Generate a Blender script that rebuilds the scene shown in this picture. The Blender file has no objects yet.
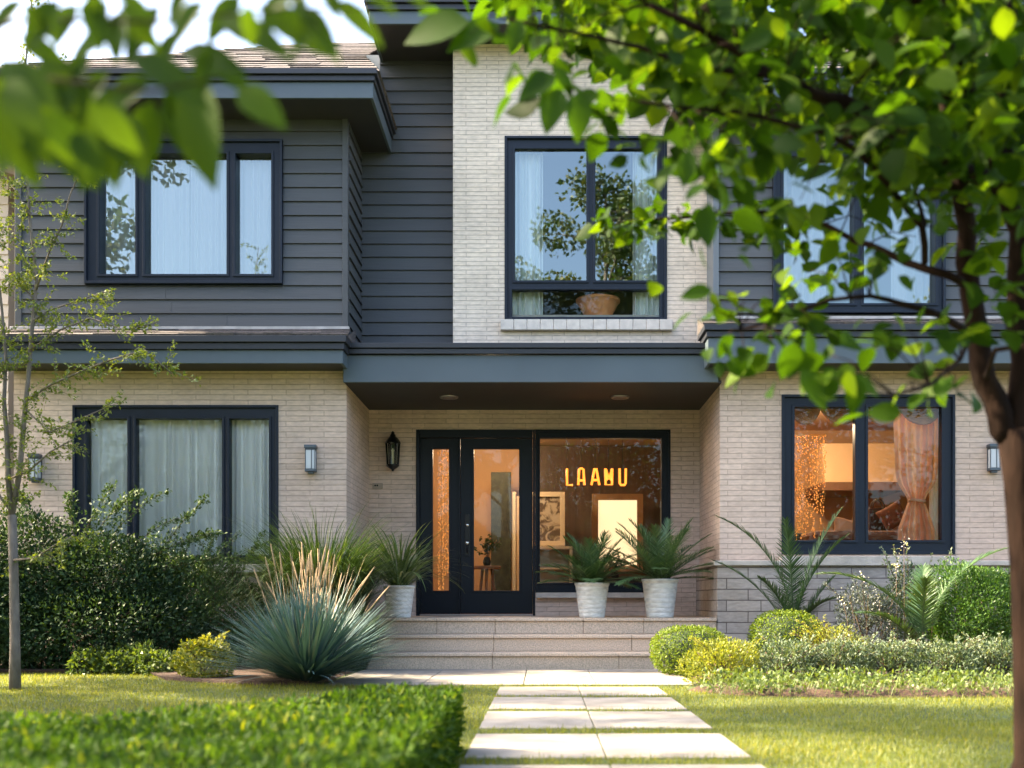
import bpy, math, random
import numpy as np
from mathutils import Vector, Quaternion
random.seed(7); rng = np.random.default_rng(7)
R = math.radians
C = bpy.context.scene.collection
sc = bpy.context.scene

# ------------------------------------------------------------------ camera
EYE = 0.68; F = 1092.0; VX = 543.0; HY = 601.0
cam_d = bpy.data.cameras.new('camera'); cam = bpy.data.objects.new('camera', cam_d); C.objects.link(cam)
cam.location = (0, 0, EYE); cam.rotation_euler = (R(90), 0, 0)
cam_d.sensor_width = 36; cam_d.lens = 36 * F / 1024
cam_d.shift_x = -(VX - 512) / 1024; cam_d.shift_y = (HY - 384) / 1024
cam_d.clip_start = 0.05; cam_d.clip_end = 3000
cam_d.dof.use_dof = True; cam_d.dof.focus_distance = 11.3; cam_d.dof.aperture_fstop = 2.0
sc.camera = cam
def X(px, D): return (px - VX) * D / F
def Z(py, D): return EYE + (HY - py) * D / F
def P(px, py, D): return Vector((X(px, D), D, Z(py, D)))

# ------------------------------------------------------------------ light
AZ = 7; EL = 42
w = bpy.data.worlds.new('World'); sc.world = w; w.use_nodes = True
nt = w.node_tree; nt.nodes.clear()
sky = nt.nodes.new('ShaderNodeTexSky'); sky.sky_type = 'NISHITA'; sky.sun_disc = False
sky.sun_elevation = R(EL); sky.sun_rotation = R(270 + AZ); sky.dust_density = 4.0; sky.air_density = .85; sky.ozone_density = 0.2
bg = nt.nodes.new('ShaderNodeBackground'); bg.inputs[1].default_value = 0.15
wo = nt.nodes.new('ShaderNodeOutputWorld')
nt.links.new(sky.outputs[0], bg.inputs[0]); nt.links.new(bg.outputs[0], wo.inputs[0])
to_sun = Vector((-math.cos(R(AZ)) * math.cos(R(EL)), math.sin(R(AZ)) * math.cos(R(EL)), math.sin(R(EL))))
sl = bpy.data.lights.new('sun', 'SUN'); sl.energy = 4.4; sl.angle = R(1.2); sl.color = (1.0, 0.82, 0.55)
so = bpy.data.objects.new('sun', sl); C.objects.link(so); so.rotation_euler = to_sun.to_track_quat('Z', 'Y').to_euler(); so.location = (-20, 10, 20)
sc.view_settings.view_transform = 'Standard'; sc.view_settings.look = 'None'; sc.view_settings.gamma = 1
sc.view_settings.exposure = 2.6
sc.render.engine = 'CYCLES'
sc.cycles.use_denoising = True
sc.cycles.max_bounces = 10; sc.cycles.transparent_max_bounces = 24; sc.cycles.diffuse_bounces = 5; sc.cycles.glossy_bounces = 4
sc.cycles.sample_clamp_indirect = 6; sc.cycles.caustics_reflective = False; sc.cycles.caustics_refractive = False

# ------------------------------------------------------------------ materials
MATS = {}
def mat(name, col, rough=0.6, metal=0.0, spec=0.5, noise=None, bump=None, var=None, trans=0.0, emit=None, grain=None):
    """noise=(scale, amount) mottles the colour; bump=(scale,strength); var=list of colours over attribute 'var'"""
    if name in MATS: return MATS[name]
    m = bpy.data.materials.new(name); MATS[name] = m; m.use_nodes = True
    n = m.node_tree; b = n.nodes['Principled BSDF']; out = n.nodes['Material Output']
    b.inputs['Base Color'].default_value = (*col, 1); b.inputs['Roughness'].default_value = rough
    b.inputs['Metallic'].default_value = metal; b.inputs['Specular IOR Level'].default_value = spec
    L = n.links.new
    csock = None
    tc = n.nodes.new('ShaderNodeTexCoord')
    if var:
        at = n.nodes.new('ShaderNodeAttribute'); at.attribute_name = 'var'
        cr = n.nodes.new('ShaderNodeValToRGB'); e = cr.color_ramp.elements
        e[0].color = (*var[0], 1); e[1].color = (*var[-1], 1)
        for i, c in enumerate(var[1:-1]):
            x = e.new((i + 1) / (len(var) - 1)); x.color = (*c, 1)
        L(at.outputs['Fac'], cr.inputs[0]); csock = cr.outputs[0]
    if noise:
        nz = n.nodes.new('ShaderNodeTexNoise'); nz.inputs['Scale'].default_value = noise[0]; nz.inputs['Detail'].default_value = 6
        mp = n.nodes.new('ShaderNodeMapping')
        if grain: mp.inputs['Scale'].default_value = grain
        L(tc.outputs['Object'], mp.inputs[0]); L(mp.outputs[0], nz.inputs[0])
        mr = n.nodes.new('ShaderNodeMapRange'); mr.inputs[1].default_value = 0.3; mr.inputs[2].default_value = 0.7
        mr.inputs[3].default_value = 1 - noise[1]; mr.inputs[4].default_value = 1 + noise[1]
        L(nz.outputs[0], mr.inputs[0])
        mx = n.nodes.new('ShaderNodeVectorMath'); mx.operation = 'SCALE'
        if csock: L(csock, mx.inputs[0])
        else: mx.inputs[0].default_value = col
        L(mr.outputs[0], mx.inputs['Scale']); csock = mx.outputs[0]
        rr = n.nodes.new('ShaderNodeMapRange'); rr.inputs[3].default_value = max(0, rough - .1); rr.inputs[4].default_value = min(1, rough + .12)
        L(nz.outputs[0], rr.inputs[0]); L(rr.outputs[0], b.inputs['Roughness'])
    if csock: L(csock, b.inputs['Base Color'])
    if bump:
        nb = n.nodes.new('ShaderNodeTexNoise'); nb.inputs['Scale'].default_value = bump[0]; nb.inputs['Detail'].default_value = 5
        mp2 = n.nodes.new('ShaderNodeMapping')
        if grain: mp2.inputs['Scale'].default_value = grain
        L(tc.outputs['Object'], mp2.inputs[0]); L(mp2.outputs[0], nb.inputs[0])
        bu = n.nodes.new('ShaderNodeBump'); bu.inputs['Strength'].default_value = bump[1]; bu.inputs['Distance'].default_value = 0.01
        L(nb.outputs[0], bu.inputs['Height']); L(bu.outputs[0], b.inputs['Normal'])
    if trans > 0:
        tr = n.nodes.new('ShaderNodeBsdfTranslucent')
        if csock:
            br = n.nodes.new('ShaderNodeVectorMath'); br.operation = 'MULTIPLY'; br.inputs[1].default_value = (2.3, 2.1, 0.5)
            L(csock, br.inputs[0]); L(br.outputs[0], tr.inputs[0])
        else: tr.inputs[0].default_value = (*col, 1)
        ms = n.nodes.new('ShaderNodeMixShader'); ms.inputs[0].default_value = trans
        L(b.outputs[0], ms.inputs[1]); L(tr.outputs[0], ms.inputs[2]); L(ms.outputs[0], out.inputs[0])
    if emit:
        b.inputs['Emission Color'].default_value = (*emit[0], 1); b.inputs['Emission Strength'].default_value = emit[1]
    return m

def brick_mat(name, c1, c2, mortar, bw, bh, ms, bumpd=0.006, rough=0.85, stain=0.2):
    m = bpy.data.materials.new(name); m.use_nodes = True; n = m.node_tree; b = n.nodes['Principled BSDF']; L = n.links.new
    ge = n.nodes.new('ShaderNodeNewGeometry'); sp = n.nodes.new('ShaderNodeSeparateXYZ'); L(ge.outputs['Position'], sp.inputs[0])
    ad = n.nodes.new('ShaderNodeMath'); ad.operation = 'ADD'; L(sp.outputs[0], ad.inputs[0]); L(sp.outputs[1], ad.inputs[1])
    cb = n.nodes.new('ShaderNodeCombineXYZ'); L(ad.outputs[0], cb.inputs[0]); L(sp.outputs[2], cb.inputs[1])
    # slight waviness so that courses are hand laid
    nw = n.nodes.new('ShaderNodeTexNoise'); nw.inputs['Scale'].default_value = 3.0; L(cb.outputs[0], nw.inputs[0])
    sb = n.nodes.new('ShaderNodeVectorMath'); sb.operation = 'MULTIPLY_ADD'; sb.inputs[1].default_value = (0.01, 0.008, 0)
    L(nw.outputs['Color'], sb.inputs[0]); L(cb.outputs[0], sb.inputs[2])
    bt = n.nodes.new('ShaderNodeTexBrick'); L(sb.outputs[0], bt.inputs[0])
    bt.inputs['Scale'].default_value = 1; bt.inputs['Brick Width'].default_value = bw; bt.inputs['Row Height'].default_value = bh
    bt.inputs['Mortar Size'].default_value = ms; bt.inputs['Mortar Smooth'].default_value = 0.3; bt.inputs['Bias'].default_value = 0
    bt.inputs['Color1'].default_value = (*c1, 1); bt.inputs['Color2'].default_value = (*c2, 1); bt.inputs['Mortar'].default_value = (*mortar, 1)
    bt.offset = 0.37
    nz = n.nodes.new('ShaderNodeTexNoise'); nz.inputs['Scale'].default_value = 1.3; nz.inputs['Detail'].default_value = 8; nz.inputs['Roughness'].default_value = .7
    L(cb.outputs[0], nz.inputs[0])
    nf = n.nodes.new('ShaderNodeTexNoise'); nf.inputs['Scale'].default_value = 38; nf.inputs['Detail'].default_value = 6
    mpf = n.nodes.new('ShaderNodeMapping'); mpf.inputs['Scale'].default_value = (.35, 1, 1); L(cb.outputs[0], mpf.inputs[0]); L(mpf.outputs[0], nf.inputs[0])
    mr = n.nodes.new('ShaderNodeMapRange'); mr.inputs[1].default_value = .3; mr.inputs[2].default_value = .7; mr.inputs[3].default_value = 1 - stain; mr.inputs[4].default_value = 1 + stain * .6
    L(nz.outputs[0], mr.inputs[0])
    mr2 = n.nodes.new('ShaderNodeMapRange'); mr2.inputs[1].default_value = .3; mr2.inputs[2].default_value = .7; mr2.inputs[3].default_value = .86; mr2.inputs[4].default_value = 1.1
    L(nf.outputs[0], mr2.inputs[0])
    mm = n.nodes.new('ShaderNodeMath'); mm.operation = 'MULTIPLY'; L(mr.outputs[0], mm.inputs[0]); L(mr2.outputs[0], mm.inputs[1])
    vs = n.nodes.new('ShaderNodeVectorMath'); vs.operation = 'SCALE'; L(bt.outputs['Color'], vs.inputs[0]); L(mm.outputs[0], vs.inputs['Scale'])
    L(vs.outputs[0], b.inputs['Base Color']); b.inputs['Roughness'].default_value = rough; b.inputs['Specular IOR Level'].default_value = .25
    h = n.nodes.new('ShaderNodeMath'); h.operation = 'MULTIPLY_ADD'; h.inputs[1].default_value = -1.0; L(bt.outputs['Fac'], h.inputs[0])
    nn = n.nodes.new('ShaderNodeMath'); nn.operation = 'MULTIPLY'; nn.inputs[1].default_value = .5; L(nf.outputs[0], nn.inputs[0]); L(nn.outputs[0], h.inputs[2])
    bu = n.nodes.new('ShaderNodeBump'); bu.inputs['Strength'].default_value = .9; bu.inputs['Distance'].default_value = bumpd
    L(h.outputs[0], bu.inputs['Height']); L(bu.outputs[0], b.inputs['Normal'])
    return m

def glass_mat(name, refl, tint=(.96, .98, .97)):
    m = bpy.data.materials.new(name); m.use_nodes = True; n = m.node_tree; n.nodes.clear(); L = n.links.new
    out = n.nodes.new('ShaderNodeOutputMaterial'); t = n.nodes.new('ShaderNodeBsdfTransparent'); t.inputs[0].default_value = (*tint, 1)
    g = n.nodes.new('ShaderNodeBsdfGlossy'); g.inputs['Roughness'].default_value = 0.0; g.inputs[0].default_value = (.84, .98, .97, 1)
    fr = n.nodes.new('ShaderNodeFresnel'); fr.inputs[0].default_value = 1.45
    ad = n.nodes.new('ShaderNodeMath'); ad.operation = 'ADD'; ad.use_clamp = True; ad.inputs[1].default_value = refl; L(fr.outputs[0], ad.inputs[0])
    nz = n.nodes.new('ShaderNodeTexNoise'); nz.inputs['Scale'].default_value = 1.6; tc = n.nodes.new('ShaderNodeTexCoord'); L(tc.outputs['Object'], nz.inputs[0])
    bu = n.nodes.new('ShaderNodeBump'); bu.inputs['Strength'].default_value = .004; bu.inputs['Distance'].default_value = .02; L(nz.outputs[0], bu.inputs['Height']); L(bu.outputs[0], g.inputs['Normal'])
    mx = n.nodes.new('ShaderNodeMixShader'); L(ad.outputs[0], mx.inputs[0]); L(t.outputs[0], mx.inputs[1]); L(g.outputs[0], mx.inputs[2]); L(mx.outputs[0], out.inputs[0])
    return m

BRICK_W = brick_mat('painted_brick', (.84, .715, .59), (.79, .67, .545), (.56, .465, .375), .36, .048, .004, .005)
BRICK_L = brick_mat('tan_brick', (.68, .525, .425), (.61, .465, .37), (.47, .36, .285), .40, .056, .0038, .006)
STONE = brick_mat('split_stone', (.52, .455, .395), (.40, .35, .305), (.19, .16, .14), .36, .115, .006, .014, stain=.25)
SIDING = mat('siding_paint', (.068, .073, .078), .6, noise=(2.2, .14), bump=(14, .25), grain=(.25, .25, 3))
TRIM = mat('trim_paint', (.075, .102, .122), .5, noise=(1.2, .10))
TRIMD = mat('dark_trim_paint', (.018, .021, .028), .45, noise=(2, .1))
SOFFIT = mat('soffit_paint', (.030, .029, .029), .6, noise=(1.5, .1))
FRAME = mat('window_frame_paint', (.008, .014, .026), .42, spec=.3, noise=(3, .12))
DOORP = mat('door_paint', (.003, .007, .013), .42, spec=.25, noise=(3, .12))
CAPST = mat('cap_stone', (.50, .45, .385), .8, noise=(9, .16), bump=(40, .4))
GLASS = glass_mat('window_glass', .0)
GLASSU = glass_mat('upper_glass', .17)
GLASSC = glass_mat('lamp_glass', .05)
CURT = mat('curtain_cloth', (.95, .95, .94), .9, spec=.1, trans=.0)
ROOM = mat('room_plaster', (.48, .29, .16), .9, noise=(2, .05))
ROOMW = mat('pale_plaster', (.55, .53, .48), .9)
WOODF = mat('room_floor', (.22, .12, .06), .4, noise=(3, .2))

# ------------------------------------------------------------------ mesh helpers
class MB:
    def __init__(s): s.v = []; s.f = []; s.sm = []
    def add(s, vs, fs, smooth=False):
        o = len(s.v); s.v += [tuple(v) for v in vs]; s.f += [tuple(i + o for i in f) for f in fs]; s.sm += [smooth] * len(fs); return s
    def box(s, x0, x1, y0, y1, z0, z1):
        return s.add([(x0, y0, z0), (x1, y0, z0), (x1, y1, z0), (x0, y1, z0), (x0, y0, z1), (x1, y0, z1), (x1, y1, z1), (x0, y1, z1)],
                     [(3, 2, 1, 0), (4, 5, 6, 7), (0, 1, 5, 4), (1, 2, 6, 5), (2, 3, 7, 6), (3, 0, 4, 7)])
    def prism(s, prof, a0, a1, axis='x'):
        """profile points (u, z) closed; extruded along x (u=y) or y (u=x)"""
        n = len(prof)
        if axis == 'x': vs = [(a0, u, z) for u, z in prof] + [(a1, u, z) for u, z in prof]
        else: vs = [(u, a0, z) for u, z in prof] + [(u, a1, z) for u, z in prof]
        fs = [(i, (i + 1) % n, (i + 1) % n + n, i + n) for i in range(n)] + [tuple(range(n))[::-1], tuple(range(n, 2 * n))]
        return s.add(vs, fs)
    def tube(s, path, radii, n=8, cap=True):
        path = [Vector(p) for p in path]; vs = []; fs = []
        up = Vector((0.13, .2, 1)).normalized(); prev = None
        for i, p in enumerate(path):
            d = (path[min(i + 1, len(path) - 1)] - path[max(i - 1, 0)]).normalized()
            if prev is None:
                a = d.cross(Vector((1, 0, .1))); a = a if a.length > .1 else d.cross(Vector((0, 1, 0))); a.normalize()
            else: a = (prev - d * prev.dot(d)).normalized()
            prev = a; b = d.cross(a)
            for k in range(n):
                t = 2 * math.pi * k / n; vs.append(p + (a * math.cos(t) + b * math.sin(t)) * radii[i])
        for i in range(len(path) - 1):
            for k in range(n):
                k2 = (k + 1) % n; fs.append((i * n + k, i * n + k2, (i + 1) * n + k2, (i + 1) * n + k))
        if cap: fs += [tuple(range(n))[::-1], tuple(range((len(path) - 1) * n, len(path) * n))]
        return s.add(vs, fs, True)
    def lathe(s, prof, c, n=32):
        vs = []; fs = []
        for r, z in prof:
            for k in range(n):
                t = 2 * math.pi * k / n; vs.append((c[0] + r * math.cos(t), c[1] + r * math.sin(t), c[2] + z))
        for i in range(len(prof) - 1):
            for k in range(n):
                k2 = (k + 1) % n; fs.append((i * n + k, i * n + k2, (i + 1) * n + k2, (i + 1) * n + k))
        return s.add(vs, fs, True)
    def build(s, name, m, parent=None, bevel=0):
        me = bpy.data.meshes.new(name); me.from_pydata(s.v, [], s.f); me.update()
        me.polygons.foreach_set('use_smooth', s.sm)
        me.materials.append(m); o = bpy.data.objects.new(name, me); C.objects.link(o)
        if parent: o.parent = parent
        if bevel:
            bm = o.modifiers.new('bevel', 'BEVEL'); bm.width = bevel; bm.segments = 2; bm.limit_method = 'ANGLE'
        return o

def empty(name, loc=(0, 0, 0), parent=None):
    o = bpy.data.objects.new(name, None); C.objects.link(o); o.location = loc; o.empty_display_size = .1
    if parent: o.parent = parent
    return o
def tag(o, label=None, cat=None, group=None, kind=None):
    if label: o['label'] = label
    if cat: o['category'] = cat
    if group: o['group'] = group
    if kind: o['kind'] = kind
    return o
def copy_tree(o, parent=None):
    kids = list(o.children); c = o.copy(); C.objects.link(c); c.parent = parent
    for k in kids: copy_tree(k, c)
    return c

def np_mesh(name, V, polys, m, parent=None, attrs=None, smooth=False):
    """V (n,3); polys list of (k, array(nf,k))"""
    me = bpy.data.meshes.new(name); me.vertices.add(len(V)); me.vertices.foreach_set('co', np.asarray(V, np.float32).ravel())
    loops = np.concatenate([p.ravel() for p in polys]); tot = np.concatenate([np.full(len(p), p.shape[1]) for p in polys])
    st = np.concatenate([[0], np.cumsum(tot)[:-1]])
    me.loops.add(len(loops)); me.loops.foreach_set('vertex_index', loops.astype(np.int32))
    me.polygons.add(len(tot)); me.polygons.foreach_set('loop_start', st.astype(np.int32)); me.polygons.foreach_set('loop_total', tot.astype(np.int32))
    if smooth: me.polygons.foreach_set('use_smooth', np.ones(len(tot), bool))
    for k, a in (attrs or {}).items():
        at = me.attributes.new(k, 'FLOAT', 'POINT'); at.data.foreach_set('value', np.asarray(a, np.float32))
    me.update(calc_edges=True); me.materials.append(m)
    o = bpy.data.objects.new(name, me); C.objects.link(o)
    if parent: o.parent = parent
    return o

# leaf templates: (side, along, height), faces
def tmpl_leaf(n=4, curl=.18, fold=.16, peak=.42):
    vs = [(0, 0, 0)]; fs4 = []; fs3 = []
    for i in range(1, n):
        t = i / n; wv = math.sin(math.pi * t ** (math.log(.5) / math.log(peak))) ** .85 if 0 < t < 1 else 0
        h = -curl * t * t
        vs += [(-.5 * wv, t, h + fold * wv * .5), (0, t, h), (.5 * wv, t, h + fold * wv * .5)]
    vs.append((0, 1, -curl)); L = len(vs) - 1
    fs3 += [(0, 2, 1), (0, 3, 2)]
    for i in range(n - 2):
        a = 1 + 3 * i; fs4 += [(a, a + 1, a + 4, a + 3), (a + 1, a + 2, a + 5, a + 4)]
    a = 1 + 3 * (n - 2); fs3 += [(a, a + 1, L), (a + 1, a + 2, L)]
    return np.array(vs, float), fs3, fs4
T_BIG = tmpl_leaf(5); T_MID = tmpl_leaf(3, .12, .2)
T_SMALL = (np.array([(0, 0, 0), (-.5, .45, .08), (0, 1, -.05), (.5, .45, .08)], float), [], [(0, 3, 2, 1)])
T_NARROW = (np.array([(-.5, 0, 0), (.5, 0, 0), (.42, .5, -.02), (-.42, .5, -.02), (0, 1, -.12)], float), [(3, 2, 4)], [(0, 1, 2, 3)])

def unit(a): return a / np.maximum(np.linalg.norm(a, axis=1, keepdims=True), 1e-9)
class Leaves:
    def __init__(s): s.V = []; s.t = []; s.q = []; s.var = []; s.n = 0
    def add(s, tm, pos, d, nrm, L, W, var):
        vt, f3, f4 = tm; N = len(pos)
        if N == 0: return s
        pos = np.asarray(pos, float); d = unit(np.asarray(d, float)); side = unit(np.cross(d, np.asarray(nrm, float))); nn = np.cross(side, d)
        L = np.broadcast_to(L, (N,))[:, None, None]; W = np.broadcast_to(W, (N,))[:, None, None]
        V = pos[:, None] + vt[None, :, 1:2] * L * d[:, None] + vt[None, :, 0:1] * W * side[:, None] + vt[None, :, 2:3] * L * nn[:, None]
        k = len(vt); base = s.n + np.arange(N)[:, None, None] * k
        if f3: s.t.append((base + np.array(f3)[None]).reshape(-1, 3))
        if f4: s.q.append((base + np.array(f4)[None]).reshape(-1, 4))
        s.V.append(V.reshape(-1, 3)); s.var.append(np.repeat(np.broadcast_to(var, (N,)), k)); s.n += N * k
        return s
    def strips(s, base, az, th0, bend, L, W, var, K=6, power=1.0, tipvar=None, bp=1.0):
        """curved blades: az heading, th0 start angle from vertical, bend total extra angle"""
        N = len(base); base = np.asarray(base, float)
        f = lambda a: np.broadcast_to(a, (N,)).astype(float)
        az, th0, bend, L, W, var = map(f, (az, th0, bend, L, W, var))
        az = az.copy(); h = np.stack([np.cos(az), np.sin(az), 0 * az], 1); sd = np.stack([-np.sin(az), np.cos(az), 0 * az], 1)
        p = base.copy(); rows = []; vv = []
        for i in range(K + 1):
            t = i / K; wd = W * (1 - t ** 2.2) ** power * (.55 + .45 * min(1, t * 5))
            if i == K: rows.append(p[:, None]); vv.append(var[:, None] if tipvar is None else np.full((N, 1), tipvar))
            else:
                rows.append(np.stack([p - sd * wd[:, None] / 2, p + sd * wd[:, None] / 2], 1))
                q = var if tipvar is None else np.where(t > .8, tipvar, var)
                vv.append(np.stack([q, q], 1))
            th = th0 + bend * t ** bp
            p = p + (L / K)[:, None] * (h * np.sin(th)[:, None] + np.array([0, 0, 1.]) * np.cos(th)[:, None])
        V = np.concatenate(rows, 1); k = 2 * K + 1; b = s.n + np.arange(N)[:, None, None] * k
        q = np.array([(2 * i, 2 * i + 1, 2 * i + 3, 2 * i + 2) for i in range(K - 1)])
        if K > 1: s.q.append((b + q[None]).reshape(-1, 4))
        s.t.append((b + np.array([(2 * K - 2, 2 * K - 1, 2 * K)])[None]).reshape(-1, 3))
        s.V.append(V.reshape(-1, 3)); s.var.append(np.concatenate(vv, 1).ravel()); s.n += N * k
        return s
    def build(s, name, m, parent=None, smooth=False):
        polys = []
        if s.t: polys.append(np.concatenate(s.t))
        if s.q: polys.append(np.concatenate(s.q))
        return np_mesh(name, np.concatenate(s.V), polys, m, parent, {'var': np.concatenate(s.var)}, smooth)

def rdir(N, up=0.0):
    a = rng.normal(size=(N, 3)); a[:, 2] += up; return unit(a)

# ------------------------------------------------------------------ ground, path, road
def ground_mat():
    m = bpy.data.materials.new('lawn_soil'); m.use_nodes = True; n = m.node_tree; b = n.nodes['Principled BSDF']; L = n.links.new
    ge = n.nodes.new('ShaderNodeNewGeometry'); nz = n.nodes.new('ShaderNodeTexNoise'); nz.inputs['Scale'].default_value = 9; nz.inputs['Detail'].default_value = 8
    L(ge.outputs['Position'], nz.inputs[0]); cr = n.nodes.new('ShaderNodeValToRGB'); e = cr.color_ramp.elements
    e[0].position = .3; e[0].color = (.045, .055, .018, 1); e[1].position = .7; e[1].color = (.075, .11, .028, 1)
    L(nz.outputs[0], cr.inputs[0]); L(cr.outputs[0], b.inputs['Base Color']); b.inputs['Roughness'].default_value = .95
    bu = n.nodes.new('ShaderNodeBump'); bu.inputs['Strength'].default_value = .6; bu.inputs['Distance'].default_value = .03; L(nz.outputs[0], bu.inputs['Height']); L(bu.outputs[0], b.inputs['Normal'])
    return m
g = MB(); N = 24
g.add([(-1500, -1500, 0), (1500, -1500, 0), (1500, 1500, 0), (-1500, 1500, 0)], [(0, 1, 2, 3)])
tag(g.build('ground', ground_mat()), kind='structure')
ASPH = mat('asphalt', (.05, .05, .052), .9, noise=(20, .2), bump=(60, .5))
tag(MB().box(-300, 300, -13, -6.2, -.02, .004).build('road', ASPH), kind='structure')
CONC = mat('concrete', (.42, .40, .37), .85, noise=(3, .1), bump=(50, .3))
tag(MB().box(-300, 300, -6.2, -6.05, -.05, .13).build('kerb', CONC, bevel=.01), kind='structure')
tag(MB().box(-300, 300, -4.9, -3.6, -.05, .03).build('pavement', CONC), kind='structure')
SLAB = mat('slab_stone', (.26, .235, .20), .8, noise=(4.5, .28), bump=(70, .25))
SLABS = [(7.78, 8.55), (6.80, 7.62), (5.77, 6.64), (4.69, 5.53), (3.62, 4.48), (2.56, 3.42)]
names = ['first', 'second', 'third', 'fourth', 'fifth', 'sixth']
for i, (a, b) in enumerate(SLABS):
    for s_, (x0, x1) in (('left', (-.34, .272)), ('right', (.278, .90))):
        o = MB().box(x0, x1, a, b, -.04, .010 + random.uniform(-.002, .002)).build('stepping_stone', SLAB, bevel=.006)
        tag(o, '%s half of the pale square-cut paving slab row %s from the porch landing' % (s_, names[i]), 'paving stone', 'pale paving slabs crossing the lawn')
l = MB()
for (x0, x1, y0, y1) in [(-1.75, -.98, 8.75, 10.72), (-.974, -.16, 8.75, 10.72), (-.154, .43, 8.75, 10.72), (.436, 1.25, 8.75, 10.72)]:
    l.box(x0, x1, y0, y1, -.04, .012)
tag(l.build('path', SLAB, bevel=.005), kind='structure')
MULCH = mat('bark_mulch', (.062, .034, .021), .95, noise=(30, .5), bump=(45, 1.0))
def bed(name, pts, h):
    n = len(pts); c = Vector((sum(p[0] for p in pts) / n, sum(p[1] for p in pts) / n, 0))
    vs = [(x, y, -.01) for x, y in pts] + [(c.x + (x - c.x) * .93, c.y + (y - c.y) * .93, h) for x, y in pts]
    fs = [(i, (i + 1) % n, (i + 1) % n + n, i + n) for i in range(n)] + [tuple(range(n, 2 * n))]
    tag(MB().add(vs, fs).build(name, MULCH), kind='structure')
bed('mulch_bed', [(-8, 10.2), (-3.7, 10.2), (-3.2, 9.3), (-2.9, 9.05), (-2.2, 8.75), (-1.78, 8.75), (-1.78, 11.48), (-8, 11.48)][:], .035)
bed('flower_bed', [(1.05, 8.25), (1.38, 7.8), (2.0, 7.66), (9, 7.66), (9, 11.38), (1.27, 11.38), (1.27, 8.9)], .045)

# ------------------------------------------------------------------ house
house = tag(empty('house', (0, 11.5, 0)), 'two storey house with dark lap siding, pale brick and a deep front porch', 'house')
def hp(o):  # parent keeping world place
    o.parent = house; o.location = o.location - house.location; return o
def H(mb, name, m, bevel=0): return hp(mb.build(name, m, bevel=bevel))

def wall_xz(x0, x1, z0, z1, y0, y1, holes):
    xs = sorted({x0, x1} | {h[0] for h in holes} | {h[1] for h in holes}); zs = sorted({z0, z1} | {h[2] for h in holes} | {h[3] for h in holes})
    xs = [v for v in xs if x0 <= v <= x1]; zs = [v for v in zs if z0 <= v <= z1]
    def solid(i, j):
        if i < 0 or j < 0 or i >= len(xs) - 1 or j >= len(zs) - 1: return False
        cx = (xs[i] + xs[i + 1]) / 2; cz = (zs[j] + zs[j + 1]) / 2
        return not any(h[0] < cx < h[1] and h[2] < cz < h[3] for h in holes)
    b = MB()
    for i in range(len(xs) - 1):
        for j in range(len(zs) - 1):
            if not solid(i, j): continue
            a, c, d, e = xs[i], xs[i + 1], zs[j], zs[j + 1]
            b.add([(a, y0, d), (c, y0, d), (c, y0, e), (a, y0, e)], [(0, 1, 2, 3)]); b.add([(a, y1, d), (c, y1, d), (c, y1, e), (a, y1, e)], [(3, 2, 1, 0)])
            if not solid(i - 1, j): b.add([(a, y0, d), (a, y0, e), (a, y1, e), (a, y1, d)], [(0, 1, 2, 3)])
            if not solid(i + 1, j): b.add([(c, y0, d), (c, y0, e), (c, y1, e), (c, y1, d)], [(3, 2, 1, 0)])
            if not solid(i, j - 1): b.add([(a, y0, d), (c, y0, d), (c, y1, d), (a, y1, d)], [(3, 2, 1, 0)])
            if not solid(i, j + 1): b.add([(a, y0, e), (c, y0, e), (c, y1, e), (a, y1, e)], [(0, 1, 2, 3)])
    return b
def siding(x0, x1, z0, z1, y, holes=(), pitch=.148, axis='x', thick=.12, name='siding'):
    """lap boards on a wall; axis x: wall faces -y at y; axis y: wall faces +x at x=y, spans x0..x1 in y"""
    b = MB(); z = z1; rows = []
    while z > z0 + .02: rows.append((max(z - pitch, z0), z)); z -= pitch
    for a, c in rows:
        segs = [(x0, x1)]
        for h in holes:
            if h[2] < c - .001 and h[3] > a + .001:
                ns = []
                for s0, s1 in segs:
                    if h[1] <= s0 or h[0] >= s1: ns.append((s0, s1)); continue
                    if h[0] > s0: ns.append((s0, h[0]))
                    if h[1] < s1: ns.append((h[1], s1))
                segs = ns
        ns = []
        for s0, s1 in segs:
            if s1 - s0 > 1.6 and axis == 'x':
                q = random.uniform(s0 + .5, s1 - .5); ns += [(s0, q - .001), (q + .001, s1)]
            else: ns.append((s0, s1))
        segs = ns
        for s0, s1 in segs:
            # clip rows partly covered by hole are trimmed by frames in front
            j = random.uniform(-.0015, .0015)
            prof = [(-.024 + j, a + .011), (-.006 + j, c), (.03, c), (.03, a), (-.002, a), (-.002, a + .011)]
            if axis == 'x': b.prism([(y + u, zz) for u, zz in prof], s0, s1, 'x')
            else: b.prism([(y - u, zz) for u, zz in prof], s0, s1, 'y')
    for h in holes:
        for a, c in rows:
            for q0, q1 in ((max(a, h[3]), c), (a, min(c, h[2]))):
                if h[2] < c - .001 and h[3] > a + .001 and q1 - q0 > .004 and axis == 'x':
                    b.prism([(y - .02, q0), (y - .006, q1), (y + .03, q1), (y + .03, q0)], h[0], h[1], 'x')
    return H(b, name, SIDING)

xl0 = X(16, 11.55); xc = -2.07; xr = 1.862; XR = 6.9
UW = 11.55
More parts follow.
